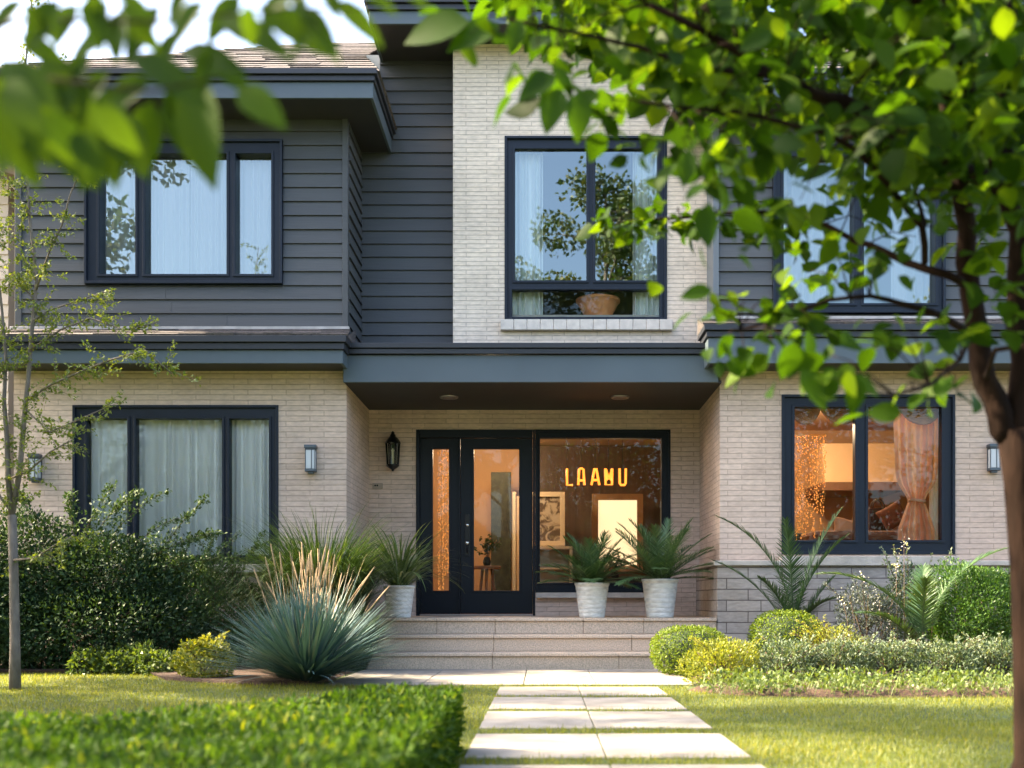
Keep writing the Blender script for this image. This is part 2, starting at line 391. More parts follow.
# holes
hUL = (X(86, UW), X(283.5, UW), Z(285, UW), Z(141, UW))
hLL = (X(72.5, 11.5), X(278.5, 11.5), Z(564, 11.5), Z(405, 11.5))
hTW = (X(504.5, 12), X(667, 12), Z(320.6, 12), Z(136, 12))
hRW = (X(781.5, 11.5), X(955, 11.5), Z(554.5, 11.5), Z(394.5, 11.5))
hUR = (X(772, UW), X(944, UW), Z(316, UW) + .02, Z(146, UW))
DY = 13.0
FL = .504
hDR = (X(416, DY), X(535.2, DY), FL, Z(429.5, DY))
hPW = (X(535.2, DY), X(670.5, DY), Z(592.4, DY), Z(429.5, DY))
# lower walls
H(wall_xz(xl0, xc, -.1, 3.2, 11.5, 11.75, [hLL]), 'wall', BRICK_L)
H(MB().box(xc - .25, xc, 11.75, 13.25, -.1, 3.3), 'wall', BRICK_L)
H(wall_xz(xc + .0, xr, FL - .1, 3.0, DY, DY + .2, [hDR, hPW]), 'wall', BRICK_L)
H(wall_xz(xr, XR, -.1, 3.2, 11.5, 11.75, [hRW]), 'wall', BRICK_L)
H(MB().box(xr, xr + .25, 11.75, 13.25, -.1, 3.3), 'wall', BRICK_L)
# split stone plinth under right wing, with stone cap
zc = Z(566, 11.4)
b = MB().box(xr + .02, XR, 11.40, 11.498, -.1, zc).box(xr - .04, xr + .02, 11.40, 12.998, -.1, zc)
H(b, 'plinth', STONE)
H(MB().box(X(781, 11.4), X(957, 11.4), 11.36, 11.497, zc + .003, zc + .10), 'sill', CAPST, .006)
H(MB().box(xr + .003, X(781, 11.4) - .005, 11.36, 11.497, zc + .003, zc + .055), 'plinth_cap', CAPST, .008)
H(MB().box(X(957, 11.4) + .005, XR, 11.36, 11.497, zc + .003, zc + .055), 'plinth_cap', CAPST, .008)
H(MB().box(xr - .08, xr - .002, 11.36, 12.997, zc + .003, zc + .055), 'plinth_cap', CAPST, .008)
# stone sill below porch window and low brick
H(MB().box(hPW[0] + .01, hPW[1] + .02, 12.92, 12.998, Z(598, 12.92), Z(592.6, 12.92)), 'sill', CAPST, .006)
H(MB().box(hLL[0] - .03, hLL[1] + .03, 11.44, 11.498, hLL[2] - .09, hLL[2] - .003), 'sill', CAPST, .006)
# tower
H(wall_xz(X(453, 12), X(713, 12), 3.2, 6.80, 12.0, 12.25, [hTW]), 'wall', BRICK_W)
b = MB(); x = X(500.5, 11.95); xe = X(672.6, 11.95); k = 13; wdt = (xe - x) / k
for i in range(k): b.box(x + i * wdt + .002, x + (i + 1) * wdt - .002, 11.93, 12.02, Z(330, 11.95), hTW[2] - .002)
H(b, 'sill', mat('pale_sill_brick', (.66, .60, .53), .8, noise=(12, .12), bump=(40, .4)), .004)
# siding walls
siding(xl0 + .07, xc - .05, 3.5, 5.78, UW, [hUL])
siding(xc, X(453, 12) + .05, 3.2, 6.2, 12.40, name='siding')
siding(-1.85, X(453, 12) + .05, 6.2, 6.9, 12.40)
siding(UW + .05, 12.44, 3.5, 5.95, xc, axis='y')
siding(X(718.5, UW), XR, 3.6, 5.78, UW, [hUR])
H(MB().box(xl0, xl0 + .07, UW - .03, UW + .06, 3.45, 5.77), 'corner_board', SIDING, .004)
H(MB().box(xc - .05, xc + .012, UW - .03, UW + .05, 3.5, 5.77), 'corner_board', SIDING, .004)
H(MB().box(X(712.5, UW), X(718.5, UW), UW - .035, UW + .4, 3.6, 5.77), 'corner_board', mat('grey_trim', (.13, .15, .17), .5), .004)
# solid bodies behind siding so no light leaks (hollow rooms)
H(wall_xz(xl0, xc - .03, 3.5, 5.78, UW + .032, UW + .2, [hUL]), 'wall', ROOMW)
H(wall_xz(1.85, XR, 3.5, 5.78, UW + .032, UW + .2, [hUR]), 'wall', ROOMW)
H(MB().box(xc - .2, xc - .032, UW + .2, 12.43, 3.5, 5.9), 'wall', ROOMW)
H(MB().box(xc - .2, -1.0, 12.44, 12.6, 3.2, 6.9), 'wall', ROOMW)
H(MB().box(xl0, xl0 + .15, UW + .21, 18, -.1, 5.8).box(xl0, xl0 + .15, 11.76, UW + .2, -.1, 3.5).box(XR - .15, XR, UW + .21, 18, -.1, 5.8).box(xl0, XR, 18, 18.2, -.1, 6.9), 'wall', SIDING)

# roofs with overlapping shingle courses
def shingle_mat():
    m = bpy.data.materials.new('shingle'); m.use_nodes = True; n = m.node_tree; b = n.nodes['Principled BSDF']; L = n.links.new
    ge = n.nodes.new('ShaderNodeNewGeometry'); mp = n.nodes.new('ShaderNodeMapping'); mp.inputs['Scale'].default_value = (7, 9, 22); L(ge.outputs['Position'], mp.inputs[0])
    vo = n.nodes.new('ShaderNodeTexVoronoi'); L(mp.outputs[0], vo.inputs[0])
    cr = n.nodes.new('ShaderNodeValToRGB'); e = cr.color_ramp.elements; e[0].color = (.05, .043, .042, 1); e[1].color = (.15, .128, .122, 1)
    L(vo.outputs['Color'], cr.inputs[0]); L(cr.outputs[0], b.inputs['Base Color']); b.inputs['Roughness'].default_value = .95
    nz = n.nodes.new('ShaderNodeTexNoise'); nz.inputs['Scale'].default_value = 90; bu = n.nodes.new('ShaderNodeBump'); bu.inputs['Strength'].default_value = .6; bu.inputs['Distance'].default_value = .01
    L(nz.outputs[0], bu.inputs['Height']); L(bu.outputs[0], b.inputs['Normal']); return m
SHING = shingle_mat()
def courses(b, A0, B0, A1, B1, n, lift=.014):
    A0, B0, A1, B1 = map(Vector, (A0, B0, A1, B1)); nr = (B0 - A0).cross(A1 - A0).normalized()
    if nr.z < 0: nr = -nr
    for i in range(n):
        t0, t1 = i / n, min(1, (i + 1.15) / n); a, c = A0.lerp(A1, t0), B0.lerp(B1, t0); d, e = A0.lerp(A1, t1), B0.lerp(B1, t1)
        w = max(1, int((c - a).length / .28)); 
        for k in range(w):
            s0, s1 = k / w, (k + 1) / w; j = random.uniform(.6, 1.5) * lift; dz = random.uniform(-.012, .012)
            u = (d - a).normalized() * dz
            p = [a.lerp(c, s0) + u + nr * j, a.lerp(c, s1) + u + nr * j, d.lerp(e, s1) + nr * .002, d.lerp(e, s0) + nr * .002]
            q = [a.lerp(c, s0) + u - nr * .01, a.lerp(c, s1) + u - nr * .01]
            b.add(p + q, [(0, 1, 2, 3), (4, 5, 1, 0), (4, 0, 3), (5, 2, 1)])
def wing_roof(x0, x1, hipped_right, ye=11.02, ze=6.03, wall_tip=None):
    b = MB(); t = 3.2; s = .6
    if hipped_right:   # left wing: outer hip on the left, short steep return against the tower
        A0 = (x0, ye, ze); A1 = (x0 + t, ye + t, ze + s * t)
        xb = x1 - .35
        yb = 12.40; k = (yb - ye) / t; zb = ze + s * (yb - ye)
        courses(b, A0, (x1, ye, ze), (x0 + (yb - ye), yb, zb), (xb, yb, zb), 7)
        courses(b, (x0 + (yb - ye), yb, zb), (xb, yb, zb), A1, (xb, ye + t, ze + s * t), 9)
        courses(b, (x1, ye, ze), (x1, yb, ze), (xb, yb, zb), (xb, yb, zb), 5)
        courses(b, (x0, ye + 2 * t, ze), A0, A1, A1, 14); courses(b, (xb, ye + 2 * t, ze), (x0, ye + 2 * t, ze), (xb, ye + t, ze + s * t), A1, 14)
    else:
        courses(b, (x0, ye, ze), (x1, ye, ze), (x0 + .35, 12.4, ze + s * 1.38), (x1 - 1.38, 12.4, ze + s * 1.38), 7)
        courses(b, (x0 + .35, 12.4, ze + s * 1.38), (x1 - 1.38, 12.4, ze + s * 1.38), (x0 + .35, ye + t, ze + s * t), (x1 - t, ye + t, ze + s * t), 9)
        courses(b, (x1, ye, ze), (x1, ye + 2 * t, ze), (x1 - t, ye + t, ze + s * t), (x1 - t, ye + t, ze + s * t), 12)
        courses(b, (x0, 12.4, ze), (x0, ye, ze), (x0 + .35, 12.4, ze + s * 1.38), (x0 + .35, 12.4, ze + s * 1.38), 5)
    return H(b, 'roof', SHING)
ef = 5.756  # eave underside
EX0 = xl0 - .45; EX1 = X(373, 11.02)
wing_roof(EX0 - .03, EX1 + .05, True)
def eave(x0, x1, y0, zb, zm, zt, yback, name='eave', left_end=True, right_end=True, side_back=None):
    """boxed eave: fascia zb..zm, gutter zm..zt, soffit below"""
    f = MB().box(x0, x1, y0, y0 + .03, zb, zm)
    if left_end: f.box(x0, x0 + .03, y0 + .032, side_back or yback, zb, zm)
    if right_end: f.box(x1 - .03, x1, y0 + .032, side_back or yback, zb, zm)
    H(f, 'fascia', TRIM, .004)
    g1 = zm + (zt - zm) * .5
    g = MB().box(x0 - .02, x1 + .02, y0 - .03, y0 + .05, zm + .002, g1).box(x0 - .045, x1 + .045, y0 - .06, y0 + .05, g1 + .002, zt)
    if left_end: g.box(x0 - .02, x0 + .05, y0 + .052, side_back or yback, zm + .002, g1).box(x0 - .045, x0 + .05, y0 + .052, side_back or yback, g1 + .002, zt)
    if right_end: g.box(x1 - .05, x1 + .02, y0 + .052, side_back or yback, zm + .002, g1).box(x1 - .05, x1 + .045, y0 + .052, side_back or yback, g1 + .002, zt)
    H(g, 'gutter', TRIMD, .004)
    H(MB().box(x0 + .032, x1 - .032, y0 + .032, yback, zb + .012, zb + .05), 'soffit', SOFFIT)
eave(EX0, EX1, 11.02, ef, Z(82, 11.02), 6.03, 12.39)
eave(1.45, XR + .4, 11.02, ef, Z(82, 11.02), 6.03, 12.39)
wing_roof(1.42, XR + .45, False)
# frieze under the eave (slightly warmer board)
H(MB().box(xl0, xc, UW - .03, UW - .0, 5.775, 5.80), 'frieze', SIDING)
# tower roof
TX0 = X(369, 11.56); TX1 = 2.25; tzb = 6.79; 
eave(TX0, TX1, 11.56, tzb, Z(11, 11.56), 7.05, 12.6, side_back=15)
H(MB().box(TX0 + .035, TX1 - .035, 12.61, 18, tzb + .012, tzb + .05), 'soffit', SOFFIT)
b = MB(); courses(b, (TX0 - .05, 11.5, 7.06), (TX1 + .05, 11.5, 7.06), (TX0 - .05, 14.8, 8.3), (TX1 + .05, 14.8, 8.3), 16)
courses(b, (TX1 + .05, 18, 7.06), (TX0 - .05, 18, 7.06), (TX1 + .05, 14.8, 8.3), (TX0 - .05, 14.8, 8.3), 16)
H(b, 'roof', SHING)
b = MB()
for xx in (TX0, TX1 - .04): b.add([(xx, 11.56, 7.05), (xx, 18, 7.05), (xx, 14.8, 8.28), (xx + .04, 11.56, 7.05), (xx + .04, 18, 7.05), (xx + .04, 14.8, 8.28)], [(0, 1, 2), (3, 5, 4)])
H(b, 'gable', SIDING)
H(MB().box(-1.84, -1.70, 12.62, 18, 5.9, 6.79), 'wall', SIDING); H(MB().box(1.75, 1.86, 12.26, 18, 5.9, 6.79), 'wall', SIDING)
# skirt roofs
def skirt(x0, x1, y0, zb, zm, zt, ztop, ends):
    eave(x0, x1, y0, zb, zm, zt, 11.498, left_end=ends[0], right_end=ends[1])
    b = MB(); courses(b, (x0 - .06, y0 - .05, zt + .006), (x1 + .06, y0 - .05, zt + .006), (x0 - .0, UW - .02, ztop), (x1 + .0, UW - .02, ztop), 3)
    for xx in (x0 - .04, x1 + .04): b.add([(xx, y0, zt), (xx, UW, zt), (xx, UW, ztop), (xx + .01, y0, zt), (xx + .01, UW, zt), (xx + .01, UW, ztop)], [(0, 1, 2), (3, 5, 4)])
    H(b, 'roof', SHING)
    H(MB().box(x0 + .07, x1 - .07, y0 + .055, 11.498, zb + .055, zt - .002), 'roof_deck', SOFFIT)
    H(MB().box(x0 + .01, x1 - .01, UW - .06, UW - .028, ztop - .01, ztop + .02), 'flashing', mat('lead_flashing', (.42, .40, .38), .6, noise=(8, .2)), .003)
skirt(xl0 - .05, -2.03, 11.07, 3.09, 3.225, 3.36, 3.55, (True, True))
skirt(X(708, 11.07), XR + .1, 11.07, 3.09, 3.35, 3.475, 3.66, (True, True))
# porch canopy
zf = 2.95
can = MB().box(-2.075, 1.82, 11.33, 11.37, zf, Z(355, 11.33)).box(-2.075, 1.82, 11.372, 12.0, zf + .03, zf + .05)
H(can, 'canopy_fascia', TRIM, .005)
H(MB().box(-2.09, 1.83, 11.29, 11.45, Z(354.5, 11.33), Z(349.5, 11.33)).box(-2.1, 1.835, 11.27, 12.39, Z(349, 11.33), Z(344, 11.33)), 'canopy_cap', TRIMD, .004)
soff = H(MB().box(xc + .002, xr - .002, 11.374, 12.998, zf + .003, zf + .028), 'porch_ceiling', SOFFIT)
METL = mat('brushed_metal', (.32, .30, .28), .35, metal=.9)
for px in (449, 620):
    c = (X(px, 12.15), 12.15, zf)
    d = MB().lathe([(.03, .002), (.07, .0), (.078, -.012), (.098, -.014), (.104, -.004), (.104, .002)], c, 28)
    o = d.build('downlight', METL); hp(o)
    q = MB().lathe([(.0, -.001), (.068, -.001)], c, 28).build('lens', mat('frosted_lens', (.25, .2, .17), .3)); q.parent = o; 
# porch floor and steps (three risers)
def granite():
    return mat('granite_step', (.56, .44, .33), .75, noise=(85, .30), bump=(150, .25))
GR = granite(); rz = .168
st = MB()
def step(x0, x1, y0, y1, z1, joints):
    xs = [x0] + joints + [x1]
    for a, c in zip(xs, xs[1:]): 
        st.box(a + .0015, c - .0015, y0 + .025, y1, z1 - rz, z1 - .036).box(a + .0015, c - .0015, y0, y1, z1 - .034, z1)
step(-2.066, 1.815, 11.38, 12.998, rz * 3, [-1.11, -.5, .42, 1.05])
step(-1.9, 1.70, 11.07, 11.40, rz * 2, [-.5, .9])
step(-1.9, 1.68, 10.76, 11.09, rz, [-.5, .75])
H(st, 'steps', GR, .006)
H(MB().box(-2.06, 1.81, 11.42, 13.2, -.1, rz * 2 - .001), 'porch_base', GR)

# windows
def window(name, hole, y, panes, glass, label=None, fw=.06, proud=.0, m=FRAME, depth=.11, sash=.028):
    """outer frame fills the hole; each pane (x0,x1,z0,z1) gets a sash and a glass sheet"""
    x0, x1, z0, z1 = hole; e = empty(name, (0, 0, 0)); hp(e)
    if label: e['label'] = label
    hl = panes
    f = wall_xz(x0 + .002, x1 - .002, z0 + .002, z1 - .002, y + .02 - proud, y + depth, hl)
    b = f.build('frame', m, bevel=.004); b.parent = e
    s = MB()
    for (a, c, d, g_) in panes:
        t = sash
        s.add(*ring(a - t, c + t, d - t, g_ + t, a - .001, c + .001, d - .001, g_ + .001, y + .006 - proud, y + .0195 - proud))
    so_ = s.build('sash', m, bevel=.003); so_.parent = e
    # casing ring around
    s = MB(); s.add(*ring(x0 + .001, x1 - .001, z0 + .001, z1 - .001, x0 + .028, x1 - .028, z0 + .028, z1 - .028, y - .012 - proud, y + .0195 - proud)); c_ = s.build('casing', m, bevel=.003); c_.parent = e
    for (a, c, d, g_) in panes:
        p = MB().box(a - .0, c + .0, y + .05, y + .056, d - .0, g_ + .0); 
        p = MB().add([(a - .005, y + .05, d - .005), (c + .005, y + .05, d - .005), (c + .005, y + .05, g_ + .005), (a - .005, y + .05, g_ + .005)], [(0, 1, 2, 3)])
        o = p.build('pane', GLASS if (glass is GLASSU and g_ - d < .5) else glass); o.parent = e
    return e
def ring(x0, x1, z0, z1, a0, a1, c0, c1, y0, y1):
    vs = []
    for y in (y0, y1):
        vs += [(x0, y, z0), (x1, y, z0), (x1, y, z1), (x0, y, z1), (a0, y, c0), (a1, y, c0), (a1, y, c1), (a0, y, c1)]
    fs = []
    for i in range(4):
        j = (i + 1) % 4
        fs += [(i, j, 4 + j, 4 + i), (8 + j, 8 + i, 12 + i, 12 + j), (j, i, 8 + i, 8 + j), (4 + i, 4 + j, 12 + j, 12 + i)]
    return vs, fs
def pn(D, *r): return [(X(a, D), X(c, D), Z(d, D), Z(b_, D)) for a, c, b_, d in r]
window('window', hUL, UW, pn(UW, (101, 136.5, 155, 275), (146.5, 227.5, 155, 275), (236.5, 272, 155, 275)), GLASSU, 'triple window in the dark siding above the left wing', proud=.05)
window('window', hLL, 11.5, pn(11.5, (86.5, 126.8, 418.5, 555), (135.5, 221.5, 418.5, 555), (229, 268.5, 418.5, 555)), GLASS, 'triple ground floor window with closed white curtains')
window('window', hTW, 12.0, pn(12.0, (515, 586.5, 148.5, 280), (595.5, 657.5, 148.5, 280), (512, 660, 289.5, 316.5)), GLASSU, 'tall window high in the pale brick')
window('window', hRW, 11.5, pn(11.5, (795, 855.5, 407, 540), (868.5, 942, 407, 540)), GLASS, 'ground floor window with swagged orange curtain')
window('window', hUR, UW, pn(UW, (783, 853, 158, 304), (863, 934, 158, 304)), GLASSU, 'upper window behind the tree', proud=.05)
# porch window + door unit
window('window', hPW, DY, pn(DY, (540, 661.5, 438, 582.8)), GLASS, 'large porch window beside the front door', m=DOORP, sash=.02)
dx0, dx1, dz0, dz1 = hDR
dt = Z(438, DY)
e = empty('sidelight'); hp(e)
xs = X(459.2, DY)
sl_h = pn(DY, (432.5, 448.7, 448.6, 590.6))
o = wall_xz(dx0 + .045, xs - .012, dz0 + .02, dt, DY + .03, DY + .09, sl_h).build('frame', DOORP, bevel=.004); o.parent = e
def pane_at(h, y, par, m=GLASS):
    a, c, d, g_ = h; o = MB().add([(a - .004, y, d - .004), (c + .004, y, d - .004), (c + .004, y, g_ + .004), (a - .004, y, g_ + .004)], [(0, 1, 2, 3)]).build('pane', m); o.parent = par; return o
pane_at(sl_h[0], DY + .06, e)
s = MB(); a, c, d, g_ = sl_h[0]; s.add(*ring(a - .02, c + .02, d - .02, g_ + .02, a, c, d, g_, DY + .02, DY + .0295)); o = s.build('bead', DOORP, bevel=.002); o.parent = e
H(MB().box(dx0 + .001, dx0 + .043, DY - .012, DY + .14, dz0, dz1 - .002).box(dx0 + .045, dx1 - .03, DY - .012, DY + .14, dt + .003, dz1 - .002).box(dx1 - .028, dx1 - .001, DY - .012, DY + .14, dz0, dz1 - .002).box(xs - .010, xs + .010, DY + .0, DY + .14, dz0 + .02, dt), 'door_frame', DOORP, .004)
H(MB().box(dx0 + .045, dx1 - .03, DY - .03, DY + .12, dz0, dz0 + .018), 'threshold', METL, .003)
dl = pn(DY, (473.7, 519, 448.6, 590.6))
door = wall_xz(xs + .013, dx1 - .032, dz0 + .022, dt - .002, DY + .03, DY + .08, dl).build('front_door', DOORP, bevel=.004); hp(door)
pane_at(dl[0], DY + .055, door); a, c, d, g_ = dl[0]
o = MB().add(*ring(a - .025, c + .025, d - .025, g_ + .025, a, c, d, g_, DY + .018, DY + .0295)).build('bead', DOORP, bevel=.002); o.parent = door
hx = X(467.2, DY); BLK = mat('black_metal', (.008, .009, .011), .35, metal=.3); CHR = mat('nickel', (.7, .68, .62), .2, metal=1)
o = MB().box(hx - .03, hx + .03, DY + .015, DY + .03, Z(556, DY), Z(514, DY)).build('handle_plate', BLK, bevel=.004); o.parent = door
o = MB().lathe([(0, .0), (.017, .0), (.02, .006), (.02, .02)], (0, 0, 0), 16).build('lock', CHR); o.rotation_euler = (R(-90), 0, 0); o.location = (hx, DY - .002, Z(525, DY)); o.parent = door
o = MB().lathe([(0, .0), (.019, .0), (.024, .01), (.016, .03), (.012, .045)], (0, 0, 0), 16).build('knob', CHR); o.rotation_euler = (R(-90), 0, 0); o.location = (hx, DY - .03, Z(543, DY)); o.parent = door
o = MB().tube([(hx, DY + .02, Z(553, DY)), (hx, DY - .03, Z(552, DY)), (hx, DY - .035, Z(548, DY)), (hx, DY - .03, Z(546, DY))], [.008] * 4).build('handle', BLK); o.parent = door

# rooms (open-fronted shells behind each window)
def room(x0, x1, y0, y1, z0, z1, m, name='room_shell'):
    t = .06; b = MB().box(x0, x1, y1, y1 + t, z0, z1).box(x0 - t, x0, y0, y1 + t, z0, z1).box(x1, x1 + t, y0, y1 + t, z0, z1).box(x0 - t, x1 + t, y0, y1 + t, z1, z1 + t)
    H(b, name, m); H(MB().box(x0 - t, x1 + t, y0, y1 + t, z0 - t, z0), 'room_floor', WOODF)
room(xl0 + .3, xc - .4, 11.76, 16, .5, 3.1, ROOMW)
room(xc + .08, xr - .1, 13.21, 16.5, .5, 3.02, ROOM)
room(xr + .32, XR - .3, 11.76, 15.5, .5, 3.1, ROOM)
room(xl0 + .25, xc - .3, UW + .21, 16, 3.6, 5.7, ROOMW)
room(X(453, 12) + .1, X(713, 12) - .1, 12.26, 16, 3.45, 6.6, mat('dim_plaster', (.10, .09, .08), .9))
room(2.2, XR - .3, UW + .21, 16, 3.7, 5.7, ROOMW)

# warm lamps indoors
def lamp(name, loc, e, label, r=.14, col=(1, .74, .46)):
    t = tag(empty(name, loc), label, 'ceiling lamp')
    o = MB().lathe([(0, -.10), (r * .6, -.085), (r, -.03), (r, -.008)], (0, 0, 0), 24).build('shade', mat('warm_opal', (.9, .8, .6), .5, emit=((1, .7, .35), 2))); o.parent = t
    o = MB().lathe([(r * 1.08, -.01), (r * 1.08, 0), (0, 0)], (0, 0, 0), 24).build('base', METL); o.parent = t
    ld = bpy.data.lights.new('bulb', 'POINT'); ld.energy = e * .25; ld.color = col; ld.shadow_soft_size = .12
    lo = bpy.data.objects.new('bulb', ld); C.objects.link(lo); lo.location = (0, 0, -.25); lo.parent = t
lamp('ceiling_lamp', (-.7, 14.9, 3.018), 60, 'round opal lamp on the hall ceiling behind the front door')
lamp('ceiling_lamp', (3.1, 13.4, 3.098), 75, 'round opal lamp on the ceiling of the room behind the right window')

# ------------------------------------------------------------------ curtains and things indoors
def curtain_mesh(x0, x1, y, z0, z1, folds, amp=.035, nx=None, nz=14, gather=None, seed=0):
    """pleated cloth; gather(t)-> (left,right) fractions for tie-backs"""
    r = random.Random(seed); nx = nx or int(folds * 10); b = MB(); ph = [r.uniform(0, 6.28) for _ in range(4)]
    for j in range(nz + 1):
        t = j / nz; z = z1 + (z0 - z1) * t; l, rr = gather(t) if gather else (0, 1)
        for i in range(nx + 1):
            u = i / nx; xx = x0 + (x1 - x0) * (l + (rr - l) * u)
            a = amp * (.55 + .45 * t) * min(1, .35 + (rr - l))
            yy = y + a * (math.sin(u * folds * 6.283 + ph[0] + .7 * math.sin(u * 5 + ph[1])) + .45 * math.sin(u * folds * 2.3 * 6.283 / 1.7 + ph[2] + t))
            b.v.append((xx, yy, z))
    for j in range(nz):
        for i in range(nx):
            a = j * (nx + 1) + i; b.f.append((a, a + 1, a + nx + 2, a + nx + 1)); b.sm.append(True)
    return b
def curtain(x0, x1, y, z0, z1, folds, label, m=CURT, seed=1, group=None, **k):
    return tag(curtain_mesh(x0, x1, y, z0, z1, folds, seed=seed, **k).build('curtain', m), label, 'curtain', group)
zt_, zb_ = Z(409, 11.6), Z(561, 11.68)
curtain(X(74, 11.64), X(176, 11.64), 11.65, zb_, zt_, 9, 'white pleated curtain filling the left half of the triple ground floor window', seed=3, amp=.026)
curtain(X(170, 11.64), X(276, 11.64), 11.66, zb_, zt_, 12, 'white pleated curtain filling the right half of the triple ground floor window', seed=4, amp=.026)
SHEER = mat('sheer_cloth', (.86, .88, .88), .9, spec=.1, trans=.45)
curtain(X(98, 11.7), X(190, 11.7), 11.69, Z(281, 11.7), Z(150, 11.7), 12, 'sheer white curtain in the left half of the upper left window', SHEER, 5, amp=.02)
curtain(X(191, 11.7), X(275, 11.7), 11.70, Z(281, 11.7), Z(150, 11.7), 12, 'sheer white curtain in the right half of the upper left window', SHEER, 6, amp=.02)
GREYC = mat('grey_green_cloth', (.80, .86, .82), .9, spec=.1, trans=.1)
curtain(X(511, 12.17), X(543, 12.17), 12.175, Z(318, 12.17), Z(141, 12.17), 5, 'pale grey green curtain drawn to the left side of the tall brick-wall window', GREYC, 7)
curtain(X(633, 12.17), X(661, 12.17), 12.175, Z(318, 12.17), Z(141, 12.17), 5, 'pale grey green curtain drawn to the right side of the tall brick-wall window', GREYC, 8)
curtain(X(780, 11.9), X(826, 11.9), 11.9, Z(312, 11.9), Z(150, 11.9), 5, 'pale curtain at the left of the upper window behind the tree', SHEER, 9)
curtain(X(890, 11.9), X(940, 11.9), 11.9, Z(312, 11.9), Z(150, 11.9), 5, 'pale curtain at the right of the upper window behind the tree', SHEER, 10)
# right room: tied back curtain, swag, pale side curtain
PEACH = mat('peach_cloth', (.74, .46, .31), .75, spec=.2, trans=.12, noise=(6, .1))
def tie(t):
    k = math.exp(-((t - .70) / .10) ** 2); top = 1 - .25 * t
    wl = .5 * top * (1 - .55 * k) if t < .70 else .5 * (.34 + .42 * min(1, (t - .70) / .2))
    return (.5 - wl, .5 + wl)
cx0, cx1 = X(893, 11.82), X(941, 11.82)
cur = curtain(cx0, cx1, 11.83, Z(543, 11.8), Z(402, 11.8), 6, 'peach curtain tied back low at the right of the right wing window', PEACH, 11, gather=tie, nz=44, amp=.035)
tz = Z(402, 11.8) + (Z(543, 11.8) - Z(402, 11.8)) * .70; cm = (cx0 + cx1) / 2
rb = MB().tube([(cm + .085 * math.cos(a), 11.83 + .06 * math.sin(a), tz + .01 * math.sin(a * 2)) for a in [i * .3491 for i in range(19)]], [.016] * 19, 6).build('tie_band', PEACH); rb.parent = cur
curtain(X(930, 11.95), X(946, 11.95), 11.97, Z(545, 11.9), Z(402, 11.9), 3, 'narrow pale curtain behind the tied peach curtain', GREYC, 12)
sw = MB()
def swag(x0, x1, y, z, drop, n=9):
    for k in range(n):
        f = k / (n - 1); d = drop * (.18 + .82 * f); pts = []
        for i in range(13):
            u = i / 12; pts.append((x0 + (x1 - x0) * (u + (.5 - u) * .10 * (1 - f)), y - .05 * math.sin(math.pi * u) * (.4 + f), z - d * (1 - (2 * u - 1) ** 2) ** .75 - .012))
        sw.tube(pts, [.006 + .016 * math.sin(math.pi * i / 12) for i in range(13)], 6)
for a, c in ((786, 822), (818, 862), (858, 902), (896, 945)): swag(X(a, 11.8), X(c, 11.8), 11.76 + .04, Z(402, 11.8), .23)
tag(sw.build('valance', mat('rust_cloth', (.66, .30, .15), .7, spec=.2, noise=(8, .2))), 'rust orange swagged valance across the top of the right wing window', 'valance')

GOLD = mat('gold_bead', (1.0, .55, .18), .25, metal=.9, emit=((1, .45, .12), .08))  # beads glow faintly; their glitter is put into the material
def bead_strands(name, x0, x1, y, z0, z1, n, label, size=.009):
    t = tag(empty(name, ((x0 + x1) / 2, y, z1)), label, 'bead curtain'); b = MB(); r = random.Random(int(n + 100 * z0))
    ox, oz = (x0 + x1) / 2, z1
    oc = [(1, 0, 0), (-1, 0, 0), (0, 1, 0), (0, -1, 0), (0, 0, 1), (0, 0, -1)]; of = [(0, 2, 4), (2, 1, 4), (1, 3, 4), (3, 0, 4), (2, 0, 5), (1, 2, 5), (3, 1, 5), (0, 3, 5)]
    for k in range(n):
        f = (k + .5) / n; xx = x0 + (x1 - x0) * f - ox; z = 0; zend = (z0 - z1) * (1 - .45 * f * r.random()) ; xx += r.uniform(-.01, .01)
        while z > zend:
            if r.random() < .8:
                s_ = size * r.uniform(.5, 1.3); jx = r.uniform(-.008, .008); jy = r.uniform(-.03, .03)
                b.add([(xx + jx + s_ * c[0], jy + s_ * c[1], z + s_ * 1.3 * c[2]) for c in oc], of)
            z -= size * r.uniform(1.6, 3.4)
    o = b.build('beads', GOLD); o.parent = t
    o = MB().box(x0 - ox, x1 - ox, -.01, .01, 0, .02).build('rail', mat('brass', (.6, .4, .15), .3, metal=1)); o.parent = t
bead_strands('bead_curtain', X(792, 12.3), X(826, 12.3), 12.3, Z(545, 12.3), Z(436, 12.3), 16, 'glittering gold bead strands hanging at the left of the right wing window')
bead_strands('bead_curtain', X(438, 13.4), X(451, 13.4), 13.4, Z(600, 13.4), Z(440, 13.4), 8, 'glittering gold bead strands behind the narrow sidelight of the front door')

